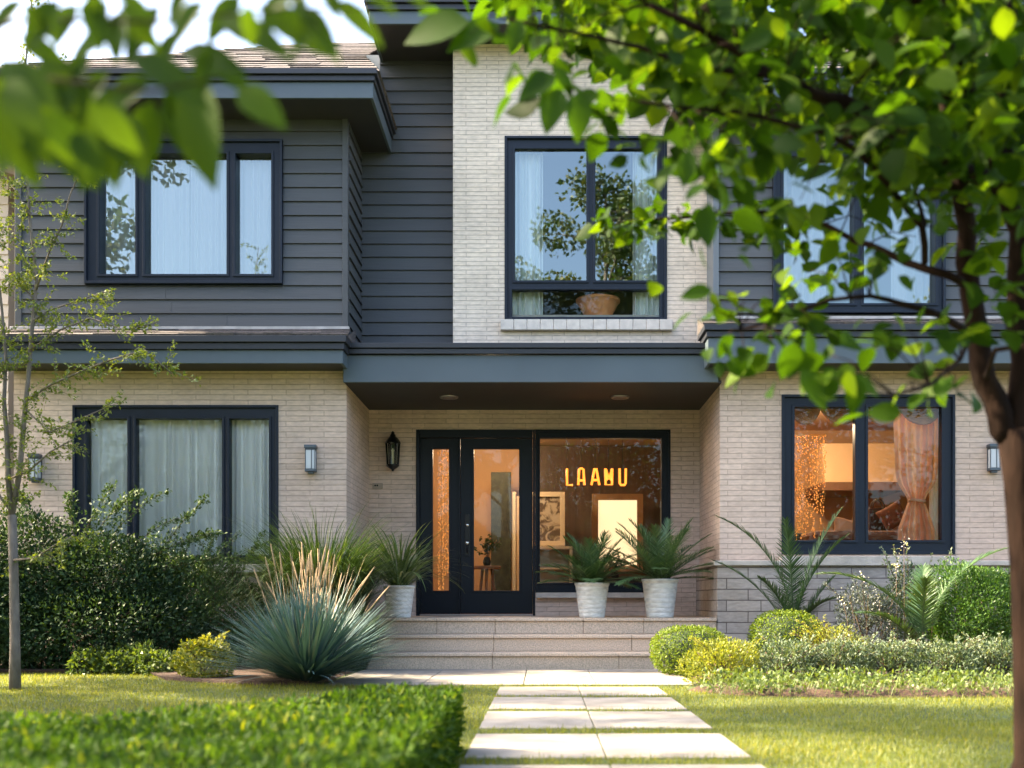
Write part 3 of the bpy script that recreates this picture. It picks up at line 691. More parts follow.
WOOD = mat('warm_wood', (.30, .15, .065), .45, noise=(6, .25), grain=(1, 1, .15))
DARK = mat('dark_fabric', (.025, .018, .016), .8)
CREAM = mat('cream_paint', (.62, .50, .34), .6, noise=(4, .06))
def cushion(name, c, s, m, rot, label, cat='cushion'):
    b = MB(); n = 14
    for j in range(n + 1):
        for i in range(n + 1):
            u, v = 2 * i / n - 1, 2 * j / n - 1; e_ = max(0, (1 - u ** 4) * (1 - v ** 4)) ** .5
            b.v.append((u * s[0] * (1 - .08 * (1 - abs(v)) * abs(u)), s[1] * e_, v * s[2] * (1 - .08 * (1 - abs(u)) * abs(v))))
    k = len(b.v); b.v += [(x, -y, z) for x, y, z in b.v]
    for j in range(n):
        for i in range(n):
            a = j * (n + 1) + i; b.f += [(a, a + 1, a + n + 2, a + n + 1), (k + a, k + a + n + 1, k + a + n + 2, k + a + 1)]; b.sm += [True, True]
    o = b.build(name, m); o.location = c; o.rotation_euler = rot; return tag(o, label, cat)
# right room furniture
t = tag(empty('sofa', (X(872, 12.6), 12.7, .5)), 'low sofa with a brown seat just inside the right wing window', 'sofa')
zs = Z(531, 12.5) - .5
o = MB().box(-.75, .95, -.3, .45, .12, zs - .12).build('base', DARK, bevel=.02); o.parent = t
o = MB().box(-.73, .93, -.33, .4, zs - .115, zs).build('seat', mat('brown_fabric', (.20, .10, .06), .85, bump=(80, .4)), bevel=.05); o.parent = t
o = MB().box(-.75, .95, .46, .62, .12, zs + .02).build('backrest', DARK, bevel=.03); o.parent = t
for sx in (-.68, .88):
    for sy in (-.25, .55): o = MB().tube([(sx, sy, 0), (sx, sy, .12)], [.02, .025]).build('leg', WOOD); o.parent = t
cushion('cushion', (X(846, 12.5), 12.5, Z(528, 12.5)), (.16, .06, .11), mat('tan_cloth', (.5, .27, .13), .85), (R(-20), R(12), .3), 'tan cushion leaning at the left end of the sofa')
cushion('cushion', (X(893, 12.6), 12.6, Z(516, 12.6)), (.15, .06, .14), mat('rust_cushion_cloth', (.17, .06, .03), .85), (R(-15), R(-30), -.2), 'dark rust cushion beside the dark bag on the sofa')
t = tag(empty('tote_bag', (X(878, 12.9), 12.92, zs + .5 + .0)), 'dark brown bag standing upright at the back of the sofa', 'bag')
o = MB().box(-.12, .12, -.06, .06, 0, .30).build('body', mat('brown_leather', (.05, .02, .012), .5), bevel=.02); o.parent = t
for k in (-1, 1):
    o = MB().tube([(.07 * math.cos(a), .045 * k, .29 + .11 * math.sin(a)) for a in [i * math.pi / 8 for i in range(9)]], [.008] * 9, 6).build('handle', mat('brown_leather', (.05, .02, .012), .5)); o.parent = t
# wall hood shape
t = tag(empty('wall_cabinet', (X(862, 14.4), 14.9, 0)), 'smooth plaster hood shape jutting from the back wall of the right room', 'range hood')
z0, z1 = Z(490, 14.4), Z(440, 14.4)
o = MB().add([(-.45, .55, z1), (.55, .55, z1), (.55, -.2, z1), (-.45, -.2, z1), (-.45, .55, z0 + .12), (.55, .55, z0 + .12), (.55, -.35, z0 + .12), (-.45, -.35, z0 + .12)],
             [(0, 1, 2, 3), (7, 6, 5, 4), (3, 2, 6, 7), (2, 1, 5, 6), (1, 0, 4, 5), (0, 3, 7, 4)]).build('hood', mat('hood_plaster', (.75, .52, .30), .8), bevel=.01); o.parent = t
o = MB().box(-.5, .6, -.42, .55, z0, z0 + .115).build('rim', mat('brown_fabric', (.20, .10, .06), .85), bevel=.01); o.parent = t
# hall: neon style letters on cords, picture, glowing doorway panel, table with plant, dark panel, shelves
NEON = mat('neon_tube', (1, .5, .12), .4, emit=((1.0, .26, .03), .45))
NEONB = mat('letter_back', (.25, .07, .03), .5)
ly = 13.75; lh = Z(468.5, ly) - Z(485, ly)
glyphs = {'L': [[(0, 1), (0, 0), (.75, 0)]], 'A': [[(0, 0), (.12, .95), (.3, 1), (.48, 1), (.68, .95), (.8, 0)], [(.08, .28), (.72, .28)]],
          'A2': [[(-.1, 0), (.28, 1), (.5, 1), (.88, 0)], [(.1, .3), (.7, .3)]],
          'W': [[(0, 1), (.02, .02), (.8, .02), (.82, 1)], [(.08, .95), (.3, .3), (.42, .75), (.56, .3), (.76, .95)]],
          'U': [[(0, 1), (.02, .1), (.15, 0), (.65, 0), (.78, .1), (.8, 1)]]}
for k, (gx, px, wd, lb) in enumerate([('L', 567.0, 6.2, 'glowing amber letter L at the left end of the hanging sign'), ('A', 578.2, 6.2, 'glowing amber letter A directly after the L'),
                        ('A2', 592.3, 6.4, 'glowing amber letter A in the middle of the hanging sign, with splayed legs'), ('W', 605.4, 6.6, 'glowing amber letter like a W on a bar, before the final U'), ('U', 619.6, 6.2, 'glowing amber letter U at the right end of the hanging sign')]):
    xa = X(px, ly); sx = wd * ly / F / .8; zb0 = Z(485, ly)
    t = tag(empty('sign_letter', (xa, ly, zb0)), lb, 'lit letter', 'glowing letters hung in the porch window')
    b = MB()
    for ln in glyphs[gx]: b.tube([(x * sx, 0, z * lh) for x, z in ln], [.0145] * len(ln), 8)
    o = b.build('tube', NEON); o.parent = t
    b = MB()
    for ln in glyphs[gx]: b.tube([(x * sx, .03, z * lh) for x, z in ln], [.023] * len(ln), 6)
    o = b.build('backing', NEONB); o.parent = t
    o = MB().tube([(.4 * sx if gx != 'L' else 0, .03, lh), (.4 * sx if gx != 'L' else 0, .03, 3.02 - zb0)], [.003] * 2, 5).build('cord', BLK); o.parent = t
yb = 16.44
H(MB().box(X(524, 16.4), X(690, 16.4), 16.38, 16.44, .51, 3.0), 'wall_panelling', mat('dark_panelling', (.085, .045, .028), .5, noise=(5, .25), grain=(3, 3, .2)))
def px_box(x0, x1, z0, z1, y, th): return MB().box(X(x0, y), X(x1, y), y, y + th, Z(z1, y), Z(z0, y))
def framed(name, x0, x1, z0, z1, y, bw, mf, mi, label, cat, inner='picture'):
    a, c, d, g_ = X(x0, y), X(x1, y), Z(z1, y), Z(z0, y); t = tag(empty(name, ((a + c) / 2, y, d)), label, cat); ox = (a + c) / 2
    o = MB().add(*ring(a - ox, c - ox, 0, g_ - d, a - ox + bw, c - ox - bw, bw, g_ - d - bw, -.03, .05)).build('frame', mf, bevel=.006); o.parent = t
    o = MB().box(a - ox + bw - .003, c - ox - bw + .003, .0, .02, bw - .003, g_ - d - bw + .003).build(inner, mi); o.parent = t; return t
def art_mat():
    m = bpy.data.materials.new('sketch_print'); m.use_nodes = True; n = m.node_tree; b = n.nodes['Principled BSDF']; tc = n.nodes.new('ShaderNodeTexCoord')
    nz = n.nodes.new('ShaderNodeTexNoise'); nz.inputs['Scale'].default_value = 7; nz.inputs['Detail'].default_value = 4; nz.inputs['Distortion'].default_value = 1.5
    cr = n.nodes.new('ShaderNodeValToRGB'); e = cr.color_ramp.elements; e[0].position = .42; e[0].color = (.10, .06, .04, 1); e[1].position = .55; e[1].color = (.45, .36, .26, 1)
    n.links.new(tc.outputs['Object'], nz.inputs[0]); n.links.new(nz.outputs[0], cr.inputs[0]); n.links.new(cr.outputs[0], b.inputs['Base Color']); return m
framed('picture', 528, 565, 492, 546, 15.6, .07, CREAM, art_mat(), 'brown sketch in a cream frame standing above the white shelves', 'picture', 'print')
t = tag(empty('sideboard', (X(548, 15.4), 15.4, .5)), 'cream sideboard with two open shelves under the sketch', 'sideboard')
hw = .34; hh = Z(547, 15.4) - .5
b = MB().box(-hw, hw, -.2, .25, hh - .04, hh).box(-hw, hw, -.2, .25, 0, .05).box(-hw, -hw + .04, -.2, .25, .052, hh - .042).box(hw - .04, hw, -.2, .25, .052, hh - .042).box(-hw + .042, hw - .042, .22, .248, .052, hh - .042)
o = b.build('carcass', CREAM, bevel=.004); o.parent = t
for k in (.33, .66): o = MB().box(-hw + .042, hw - .042, -.18, .215, hh * k, hh * k + .03).build('shelf', CREAM); o.parent = t
framed('lit_panel', 592, 643, 494, 572, 16.0, .09, mat('brown_frame', (.34, .19, .09), .5, noise=(6, .2)), mat('lit_screen', (.9, .75, .5), .6, emit=((1, .74, .42), .20)), 'glowing cream panel in a wide brown frame in the hall', 'light panel', 'panel')
o = px_box(491, 511, 472, 600, 15.8, .06); o = tag(o.build('tall_panel', mat('dark_marble', (.022, .024, .012), .7, noise=(14, .7), bump=(20, .3)), bevel=.005), 'tall dark green veined panel seen through the front door glass', 'panel')
t = tag(empty('doorway', (X(518, 15.9), 15.9, .5)), 'cream door casing at the back of the hall', 'door casing')
o = MB().box(-.09, -.03, -.03, .04, 0, Z(492, 15.9) - .5).build('upright', CREAM, bevel=.004); o.parent = t
o = MB().box(-.02, .10, .0, .04, 0, Z(496, 15.9) - .5).build('door_leaf', mat('pale_wood', (.62, .42, .24), .5)); o.parent = t
# hall side table with vase plant
tx, ty = X(487, 14.3), 14.3; tzp = Z(566, ty)
t = tag(empty('side_table', (tx, ty, .5)), 'round wooden side table behind the glass of the front door', 'side table')
o = MB().lathe([(0, tzp - .5 - .04), (.17, tzp - .5 - .04), (.185, tzp - .52), (.18, tzp - .5), (0, tzp - .5)], (0, 0, 0), 28).build('tabletop', WOOD); o.parent = t
for k in range(3):
    a = k * 2.09 + .5; o = MB().tube([(.07 * math.cos(a), .07 * math.sin(a), tzp - .54), (.14 * math.cos(a), .14 * math.sin(a), 0)], [.022, .014]).build('leg', WOOD); o.parent = t
LEAFD = mat('dark_leaf', (.03, .06, .02), .45, var=[(.012, .03, .010), (.04, .08, .025)], trans=.15)
def vase_plant(x, y, z, r, h, label):
    t = tag(empty('vase_plant', (x, y, z)), label, 'potted plant')
    o = MB().lathe([(0, 0), (.04, 0), (.055, .05), (.04, .10), (.03, .12), (.026, .12), (.03, .1)], (0, 0, 0), 20).build('vase', DARK); o.parent = t
    lv = Leaves(); st_ = MB()
    for k in range(12):
        d = Vector((rng.normal() * .5, rng.normal() * .5, 1)).normalized(); p1 = d * h * rng.uniform(.6, 1); st_.tube([(0, 0, .1), Vector((0, 0, .1)) + p1 * .5 + Vector((0, 0, .03)), Vector((0, 0, .1)) + p1], [.003, .0025, .001], 5)
        m_ = 16; tt = rng.uniform(.35, 1, m_)[:, None]; lv.add(T_SMALL, np.array([0, 0, .1]) + tt * np.array(p1), rdir(m_, .3), rdir(m_), rng.uniform(.04, .07, m_), .025, rng.random(m_))
    o = st_.build('stems', WOOD); o.parent = t; o = lv.build('foliage', LEAFD); o.parent = t
vase_plant(tx, ty, tzp, .1, .34, 'dark leafy plant in a vase on the round side table')
t = tag(empty('console_table', (X(617, 14.9), 14.9, .5)), 'dark console table in the hall below the glowing panel', 'table')
o = MB().box(-.34, .30, -.16, .16, .44, .48).build('tabletop', DARK, bevel=.004); o.parent = t
for a in (-.31, .27):
    for c in (-.13, .13): o = MB().box(a - .02, a + .02, c - .02, c + .02, 0, .439).build('leg', DARK); o.parent = t
vase_plant(X(615, 14.9), 14.9, .98, .1, .30, 'dark sprig of leaves in a vase on the hall console table')
# terracotta bowl in the tower window
bx, by, bz = X(598, 12.33), 12.335, Z(315.5, 12.15)
H(MB().box(X(513, 12.3), X(660, 12.3), 12.115, 12.7, bz - .05, bz - .002), 'inner_sill', ROOMW)
t = tag(empty('flower_bowl', (bx, by, bz)), 'terracotta bowl of green plants on the sill of the tall brick-wall window', 'plant bowl')
TERRA = mat('terracotta', (.82, .34, .14), .8, noise=(6, .12), bump=(40, .2))
o = MB().lathe([(0, 0), (.12, 0), (.15, .03), (.22, .16), (.235, .19), (.25, .195), (.25, .225), (.235, .225), (.225, .19), (0, .185)], (0, 0, 0), 40).build('bowl', TERRA); o.parent = t
lv = Leaves(); m_ = 420; a = rng.uniform(0, 6.28, m_); r_ = .2 * rng.random(m_) ** .5
lv.add(T_SMALL, np.stack([r_ * np.cos(a), r_ * np.sin(a), .2 + rng.random(m_) * .08], 1), rdir(m_, .8), rdir(m_), rng.uniform(.03, .06, m_), .022, rng.random(m_)); o = lv.build('foliage', LEAFD); o.parent = t

# ------------------------------------------------------------------ wall lights, doorbell
SCON = mat('pewter', (.10, .12, .14), .35, metal=.7); OPAL = mat('ribbed_lamp_glass', (.55, .58, .60), .15, spec=.8)
def sconce(x, z, label):
    t = tag(empty('wall_lamp', (x, 11.5, z)), label, 'wall lamp', 'box wall lamps on the pale brick')
    o = MB().box(-.05, .05, -.02, -.001, -.12, .13).build('back_plate', SCON, bevel=.004); o.parent = t
    o = MB().box(-.062, .062, -.11, -.015, .115, .15).box(-.054, .054, -.10, -.015, .10, .114).build('cap', SCON, bevel=.004); o.parent = t
    o = MB().box(-.048, .048, -.094, -.022, -.10, .099).build('lamp_glass', OPAL, bevel=.006); o.parent = t
    b = MB()
    for a in (-.052, .046): b.box(a, a + .006, -.098, -.092, -.12, .10).box(a, a + .006, -.028, -.022, -.12, .10)
    b.box(.01, .018, -.099, -.0945, -.12, .10)
    o = b.build('bars', SCON); o.parent = t
    o = MB().box(-.056, .056, -.102, -.015, -.13, -.101).box(-.03, .03, -.08, -.025, -.15, -.131).build('base', SCON, bevel=.004); o.parent = t
    return t
s0 = sconce(X(310, 11.4), Z(459, 11.4), 'grey box wall lamp between the curtained window and the porch')
for px, py, lb in ((33, 468, 'grey box wall lamp at the far left behind the thin sapling'), (995.5, 458, 'grey box wall lamp at the far right beside the tree trunk')):
    c_ = copy_tree(s0); c_.location = (X(px, 11.4), 11.5, Z(py, 11.4)); c_['label'] = lb
# black lantern in the porch
lx, lz = X(392.8, 12.9), Z(452, 12.9)
t = tag(empty('lantern', (lx, 13.0, lz)), 'black traditional lantern on the porch wall left of the front door', 'wall lantern')
o = MB().box(-.03, .03, -.015, -.001, -.16, .12).tube([(0, -.01, .10), (0, -.06, .19), (0, -.09, .19)], [.008] * 3).build('bracket', BLK, bevel=.003); o.parent = t
o = MB().lathe([(.095, .10), (.088, .12), (.06, .16), (.035, .185), (.035, .20), (.02, .215), (.022, .23), (.0, .25)], (0, -.1, 0), 6).build('roof', BLK); o.parent = t
b = MB()
for k in range(6):
    a = k * math.pi / 3; b.tube([(.082 * math.cos(a), -.1 + .082 * math.sin(a), .10), (.066 * math.cos(a), -.1 + .066 * math.sin(a), -.15)], [.007, .007], 5)
o = b.build('cage', BLK); o.parent = t
o = MB().lathe([(.078, .098), (.062, -.148)], (0, -.1, 0), 6).build('lamp_glass', GLASSC); o.parent = t
o = MB().lathe([(0, -.15), (.014, -.15), (.014, .0), (.02, .02), (.0, .05)], (0, -.1, 0), 12).build('candle', mat('candle_wax', (.75, .68, .5), .5)); o.parent = t
o = MB().lathe([(.072, -.148), (.076, -.165), (.05, -.19), (.02, -.205), (.012, -.225), (0, -.23)], (0, -.1, 0), 6).build('base', BLK); o.parent = t
t = tag(empty('doorbell', (X(377.5, 12.99), 13, Z(486, 12.99))), 'small beige doorbell plate below the black lantern', 'doorbell')
o = MB().box(-.06, .06, -.02, -.001, -.035, .035).build('plate', mat('beige_plastic', (.38, .31, .24), .5), bevel=.004); o.parent = t
for k in (-.025, .0): o = MB().lathe([(.0, 0), (.010, 0), (.010, .008), (0, .008)], (0, 0, 0), 14).build('button', BLK); o.rotation_euler = (R(90), 0, 0); o.location = (k, -.02, .005); o.parent = t

# ------------------------------------------------------------------ neighbour house
nb = tag(empty('neighbour_house', (-9, 16, 0)), 'cream sided house next door with a brown sloping roof edge, at the far left', 'house')
NS = mat('cream_siding', (.62, .50, .40), .7, noise=(2, .08))
b = MB(); z = 0
while z < 6.2: b.prism([(-2 - .02, z), (-2.004, z + .16), (-1.9, z + .16), (-1.9, z)], -4, 2.15, 'x'); z += .16
b.box(-4, 2.14, -1.9, 6, 0, 6.2)
o = b.build('wall', NS); o.parent = nb
o = MB().prism([(-4.5, 8.4), (2.6, 5.9), (2.6, 6.15), (-4.5, 8.7)], -2.5, 6, 'y').build('roof', mat('brown_roof', (.16, .09, .06), .8)); o.parent = nb

# ------------------------------------------------------------------ planting
M_TREE = mat('tree_leaf', (.06, .13, .02), .55, spec=.12, var=[(.012, .034, .002), (.030, .072, .004), (.090, .15, .006)], trans=.5)
M_NEAR = mat('near_leaf', (.05, .12, .02), .6, spec=.12, var=[(.022, .05, .006), (.05, .095, .009)], trans=.45)
M_SAP = mat('sapling_leaf', (.15, .2, .04), .5, var=[(.08, .13, .025), (.20, .24, .05)], trans=.35)
M_DSH = mat('dark_shrub_leaf', (.02, .05, .02), .6, spec=.25, var=[(.014, .034, .014), (.030, .064, .022), (.08, .13, .04)], trans=.12)
M_FSH = mat('feathery_leaf', (.03, .07, .03), .5, var=[(.03, .07, .025), (.085, .15, .055)], trans=.2)
M_BOX = mat('boxwood_leaf', (.06, .11, .02), .55, spec=.25, var=[(.05, .10, .010), (.19, .25, .02)], trans=.25)
M_YEL = mat('golden_leaf', (.2, .22, .03), .5, var=[(.09, .14, .02), (.32, .32, .04)], trans=.3)
M_LAV = mat('grey_green_leaf', (.12, .16, .10), .6, var=[(.035, .065, .028), (.085, .135, .070), (.25, .30, .20)], trans=.2)
M_SIL = mat('silver_leaf', (.2, .22, .2), .6, var=[(.045, .062, .055), (.13, .16, .145)], trans=.15)
M_YUC = mat('blue_blade', (.10, .17, .14), .5, var=[(.035, .088, .095), (.12, .215, .225), (.36, .26, .15)], trans=.12)
M_FTN = mat('fountain_blade', (.05, .1, .03), .45, var=[(.010, .026, .008), (.028, .062, .018), (.10, .14, .06)], trans=.2)
M_PALM = mat('palm_leaf', (.03, .08, .03), .5,  var=[(.02, .05, .02), (.05, .11, .04), (.13, .20, .09)], trans=.15)
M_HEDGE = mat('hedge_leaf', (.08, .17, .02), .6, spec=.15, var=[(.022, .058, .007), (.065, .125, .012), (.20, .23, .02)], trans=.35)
M_GRASS = mat('grass_blade', (.10, .16, .03), .5, var=[(.055, .088, .012), (.15, .178, .020), (.32, .28, .05)], trans=.4)
M_GCOV = mat('ground_cover_leaf', (.1, .15, .03), .5, var=[(.05, .09, .02), (.16, .22, .05)], trans=.25)
BARK = mat('red_brown_bark', (.015, .008, .0055), .95, spec=.1, noise=(16, .6), bump=(30, 1.0), grain=(1, 1, .25))
BARKG = mat('grey_bark', (.17, .14, .11), .9, noise=(30, .3), bump=(60, 1.0), grain=(1, 1, .3))
TWIG = mat('twig', (.10, .06, .035), .8)

def blob(c, r, N, shell=.55, flat=None, lump=.18, seed=0):
    """points in a lumpy ellipsoid, denser near the surface; returns pos, outward dir"""
    d = rdir(N); rs = np.random.default_rng(seed + 5); k = rs.normal(size=(7, 3)); ph = rs.uniform(0, 6.28, 7)
    l = 1 + lump * np.sin(d @ k.T * 2.4 + ph).mean(1) * 2.2
    q = shell + (1 - shell) * rng.random(N) ** .6
    p = np.array(c) + d * np.array(r) * (q * l)[:, None]
    return p, d
def keep(p, d, cond): return p[cond], d[cond]

# --- big tree at the right
tree = tag(empty('tree', (1.58, 3.6, 0)), 'red-barked tree with broad green leaves standing at the right edge of the lawn', 'tree')
tk = MB()
def TP(px, py, D=3.6): return P(px, py, D) - tree.location
tk.tube([Vector((0.01, 0, -.05)), TP(1037, 760), TP(1033, 640), TP(1028, 560), TP(1021, 480), TP(1013, 430)], [.10, .072, .064, .058, .055, .052], 14)
limbs = []   # (points px,py,D , r0, r1)
def limb(pts, r0, r1, n=8):
    w = [TP(*p) for p in pts]; m = len(w); rr = [r0 + (r1 - r0) * i / (m - 1) for i in range(m)]
    # subdivide with small wobble
    q = []; qr = []
    for i in range(m - 1):
        for s_ in (0, .5):
            v = w[i].lerp(w[i + 1], s_); 
            if s_: v = v + Vector((random.uniform(-1, 1), random.uniform(-1, 1), random.uniform(-1, 1))) * rr[i] * .35
            q.append(v); qr.append(rr[i] + (rr[i + 1] - rr[i]) * s_)
    q.append(w[-1]); qr.append(rr[-1]); tk.tube(q, qr, n); limbs.append(q)
limb([(1012, 440, 3.6), (1000, 415, 3.6), (985, 382, 3.6), (979, 340, 3.6), (970, 290, 3.58), (965, 262, 3.55), (962, 200, 3.5), (950, 120, 3.5), (940, 20, 3.5), (930, -120, 3.5), (915, -330, 3.4)], .043, .020, 10)
limb([(1012, 440, 3.6), (1019, 400, 3.62), (1019, 330, 3.65), (1020, 232, 3.65), (1006, 186, 3.6), (1002, 104, 3.7), (1010, 0, 3.8), (1040, -200, 3.9), (1060, -380, 4.0)], .042, .018, 10)
limb([(1006, 190, 3.6), (980, 176, 3.5), (948, 160, 3.4), (912, 143, 3.3), (889, 124, 3.2), (856, 107, 3.15), (824, 98, 3.1), (796, 83, 3.0), (770, 75, 2.95), (739, 52, 2.9), (700, 29, 2.85), (650, 5, 2.8)], .030, .008)
limb([(1003, 184, 3.6), (987, 124, 3.55), (974, 120, 3.5), (968, 91, 3.45), (954, 55, 3.4), (931, 23, 3.3), (912, -5, 3.2), (880, -60, 3.1), (840, -140, 3.0)], .034, .012)
limb([(770, 75, 2.95), (735, 72, 2.9), (700, 69, 2.85), (679, 61, 2.8), (640, 47, 2.8), (600, 38, 2.75), (560, 30, 2.7), (510, 20, 2.65)], .010, .004)
limb([(972, 333, 3.6), (954, 324, 3.5), (931, 312, 3.45), (902, 304, 3.4), (870, 296, 3.35), (830, 300, 3.3), (790, 315, 3.25), (740, 330, 3.2)], .013, .004)
limb([(966, 285, 3.57), (948, 275, 3.5), (905, 262, 3.6), (879, 249, 3.65), (857, 242, 3.7), (824, 224, 3.75), (790, 213, 3.8), (740, 212, 3.85), (680, 218, 3.9), (620, 222, 3.9)], .015, .004)
limb([(925, 262, 3.55), (922, 226, 3.4), (902, 203, 3.3), (880, 175, 3.2), (856, 150, 3.1), (824, 132, 3.0), (780, 122, 2.95), (740, 112, 2.9), (690, 108, 2.85), (640, 102, 2.8)], .012, .004)
limb([(925, 226, 3.4), (915, 190, 3.35), (905, 165, 3.3), (885, 120, 3.3)], .008, .004)
limb([(985, 380, 3.6), (995, 350, 3.3), (1030, 345, 3.1), (1080, 340, 3.0)], .010, .004)
limb([(972, 333, 3.6), (960, 360, 3.2), (930, 385, 2.9), (895, 395, 2.75), (850, 392, 2.6)], .009, .003)
limb([(1006, 186, 3.6), (1060, 150, 3.3), (1120, 120, 3.0), (1200, 80, 2.8)], .02, .006)
limb([(1010, 20, 3.8), (900, -60, 4.2), (780, -120, 4.6), (640, -160, 5.0)], .018, .006)
limb([(1015, 100, 3.7), (1080, 50, 4.2), (1150, 0, 4.8), (1240, -60, 5.2)], .02, .006)
nodes = [v for q in limbs for v in q]; nodes_np = np.array([tuple(v) for v in nodes])
crown = Leaves(); tw = tk
def clump(px, py, D, n=8, L=.088, spread=.12, twig=True):
    c = TP(px, py, D); cn = np.array(tuple(c))
    if twig:
        dd_ = ((nodes_np - cn) ** 2).sum(1); k = int(np.argsort(dd_)[random.choice((0, 0, 1, 2))]); a = nodes[k]
        if (a - c).length < .38: tw.tube([a, a.lerp(c, .5) + Vector((0, 0, .03)), c], [.003, .0022, .0012], 5)
    pos = cn + rng.normal(size=(n, 3)) * spread * np.array([.6, .6, .38])
    d = rng.normal(size=(n, 3)); d[:, 2] = d[:, 2] * .35 - .55; d = unit(d) 
    nr = rng.normal(size=(n, 3)) * .55 + np.array([-.1, -.25, 1.0])
    s_ = L * rng.uniform(.6, 1.2, n); crown.add(T_BIG, pos, d, nr, s_, s_ * rng.uniform(.55, .78, n), np.clip(rng.normal(.45, .28, n), 0, 1))
def yb_(px):   # lower edge of the dense foliage as seen
    return np.interp(px, [480, 520, 560, 600, 640, 700, 760, 820, 880, 940, 1000, 1100], [15, 35, 50, 70, 100, 128, 135, 140, 150, 175, 200, 240])
for _ in range(620):
    px = random.uniform(490, 1120); py = random.uniform(-130, 240); D = random.uniform(2.7, 4.8)
    if py < yb_(px) - 8: clump(px, py, D, 8)
for _ in range(400):
    px = random.uniform(520, 1120); py = random.uniform(-130, 200); D = random.uniform(3.8, 5.4)
    if py < yb_(px) - 25: clump(px, py, D, 9, .10, .16, twig=False)
for _ in range(110): clump(random.uniform(800, 1110), random.uniform(-60, 215), random.uniform(3.2, 4.8), 8, .085, .13, twig=False)
for _ in range(40):   # looser lower zone at the right
    px = random.uniform(760, 1090); py = random.uniform(140, 345); D = random.uniform(2.8, 4.2)
    if py < np.interp(px, [760, 860, 960, 1100], [290, 340, 345, 300]) and not (770 < px < 860 and 160 < py < 215): clump(px, py, D, 6, .072, .095)
for _ in range(120):  # the part of the crown above and beside the frame
    clump(random.uniform(520, 1350), random.uniform(-520, -130), random.uniform(2.6, 5.2), 9, .09, .16)
for _ in range(40): clump(random.uniform(1060, 1350), random.uniform(-100, 300), random.uniform(2.6, 5.0), 9, .09, .16)
# drooping sprays (pixel x, y, depth, leaves)
for s_ in [(505, 30, 2.6, 4), (470, 35, 2.55, 3), (540, 60, 2.7, 5), (575, 90, 2.75, 5), (550, 95, 2.7, 3), (600, 110, 2.8, 5), (620, 120, 2.8, 5), (640, 150, 2.8, 4), (660, 150, 2.9, 5), (690, 160, 2.7, 5), (705, 175, 2.65, 5), (735, 185, 2.6, 6), (745, 160, 2.6, 6), (720, 215, 2.55, 3),
           (735, 235, 2.6, 5), (755, 225, 2.7, 5), (770, 190, 2.9, 6), (800, 200, 3.1, 6), (700, 300, 3.2, 3), (688, 291, 3.2, 2), (735, 305, 3.2, 5), (745, 300, 3.2, 4), (770, 300, 3.2, 6), (785, 320, 3.2, 6), (765, 345, 3.1, 6), (775, 362, 3.1, 3), (800, 345, 3.0, 6), (815, 325, 3.2, 6), (830, 355, 2.8, 6),
           (745, 360, 3.1, 4), (840, 375, 2.6, 5), (828, 380, 2.6, 3), (865, 340, 2.9, 5), (890, 330, 3.0, 5), (890, 400, 2.9, 2), (912, 395, 2.9, 3), (950, 375, 3.0, 5), (960, 340, 3.2, 5), (930, 350, 3.2, 4), (705, 340, 3.0, 2), (722, 352, 3.0, 3),
           (960, 400, 3.0, 3), (1000, 340, 3.0, 5), (1015, 300, 3.0, 5), (990, 280, 3.2, 5), (1000, 250, 3.2, 6), (850, 265, 3.4, 5), (830, 245, 3.4, 5), (810, 270, 3.4, 5), (870, 280, 3.4, 5)]:
    clump(s_[0], s_[1], s_[2], s_[3] , .088 if s_[2] < 2.9 else .08, .075)
for i in range(34):  # thin horizontal spray reaching left across the tall window
    u = i / 33; clump(600 + 210 * u, 222 + random.uniform(-8, 10) - 6 * u, 3.85, 4, .072, .05, twig=(i % 3 == 0))
# a few single hanging leaves with stalks
def hang(px0, py0, px1, py1, D, wd, obj_loc, lv, var, tm=T_BIG):
    a = P(px0, py0, D) - obj_loc; b_ = P(px1, py1, D + random.uniform(-.03, .03)) - obj_loc; d = b_ - a
    lv.add(tm, np.array([tuple(a)]), np.array([tuple(d)]), np.array([(random.uniform(-.3, .3), -1, random.uniform(-.1, .5))]), d.length, wd * d.length, var)
for (a, b_, c, d) in [(560, 88, 545, 130), (578, 92, 579, 140), (556, 75, 518, 95), (600, 95, 570, 100), (690, 150, 683, 185), (705, 150, 712, 180), (545, 70, 525, 95), (470, 22, 400, 35), (500, 25, 445, 45), (520, 20, 510, 52), (712, 290, 680, 296), (800, 370, 830, 408), (858, 375, 852, 415), (840, 380, 815, 402)]:
    hang(a, b_, c, d, 2.6, .55, tree.location, crown, .5)
o = tk.build('trunk', BARK); o.parent = tree
o = crown.build('crown', M_TREE, tree, smooth=True)

# --- tree off to the left whose near branch hangs into the picture
nt_ = tag(empty('tree', (-2.4, 1.9, 0)), 'large tree just outside the left edge whose dark blurred leaves hang across the top left', 'tree')
b = MB(); NL = nt_.location
def NP(px, py, D): return P(px, py, D) - NL
b.tube([(0, 0, -.05), (.02, 0, .8), (0, .05, 1.6), (-.05, .05, 2.6), (0, 0, 3.6), (.1, 0, 4.6)], [.16, .13, .12, .10, .07, .03], 12)
nb_ = [[Vector((0, .04, 1.6)), NP(-420, 60, 1.8), NP(-150, 70, 1.62), NP(40, 78, 1.5), NP(150, 92, 1.46), NP(220, 78, 1.44)],
       [NP(-150, 70, 1.62), NP(20, 20, 1.55), NP(160, 22, 1.5), NP(290, 8, 1.45), NP(370, 8, 1.42)],
       [Vector((-.03, .05, 2.2)), NP(-300, -120, 1.8), NP(0, -70, 1.6), NP(200, -40, 1.5), NP(360, -25, 1.45), NP(480, -30, 1.4)],
       [NP(-150, 70, 1.62), NP(-30, 110, 1.52), NP(70, 128, 1.47)]]
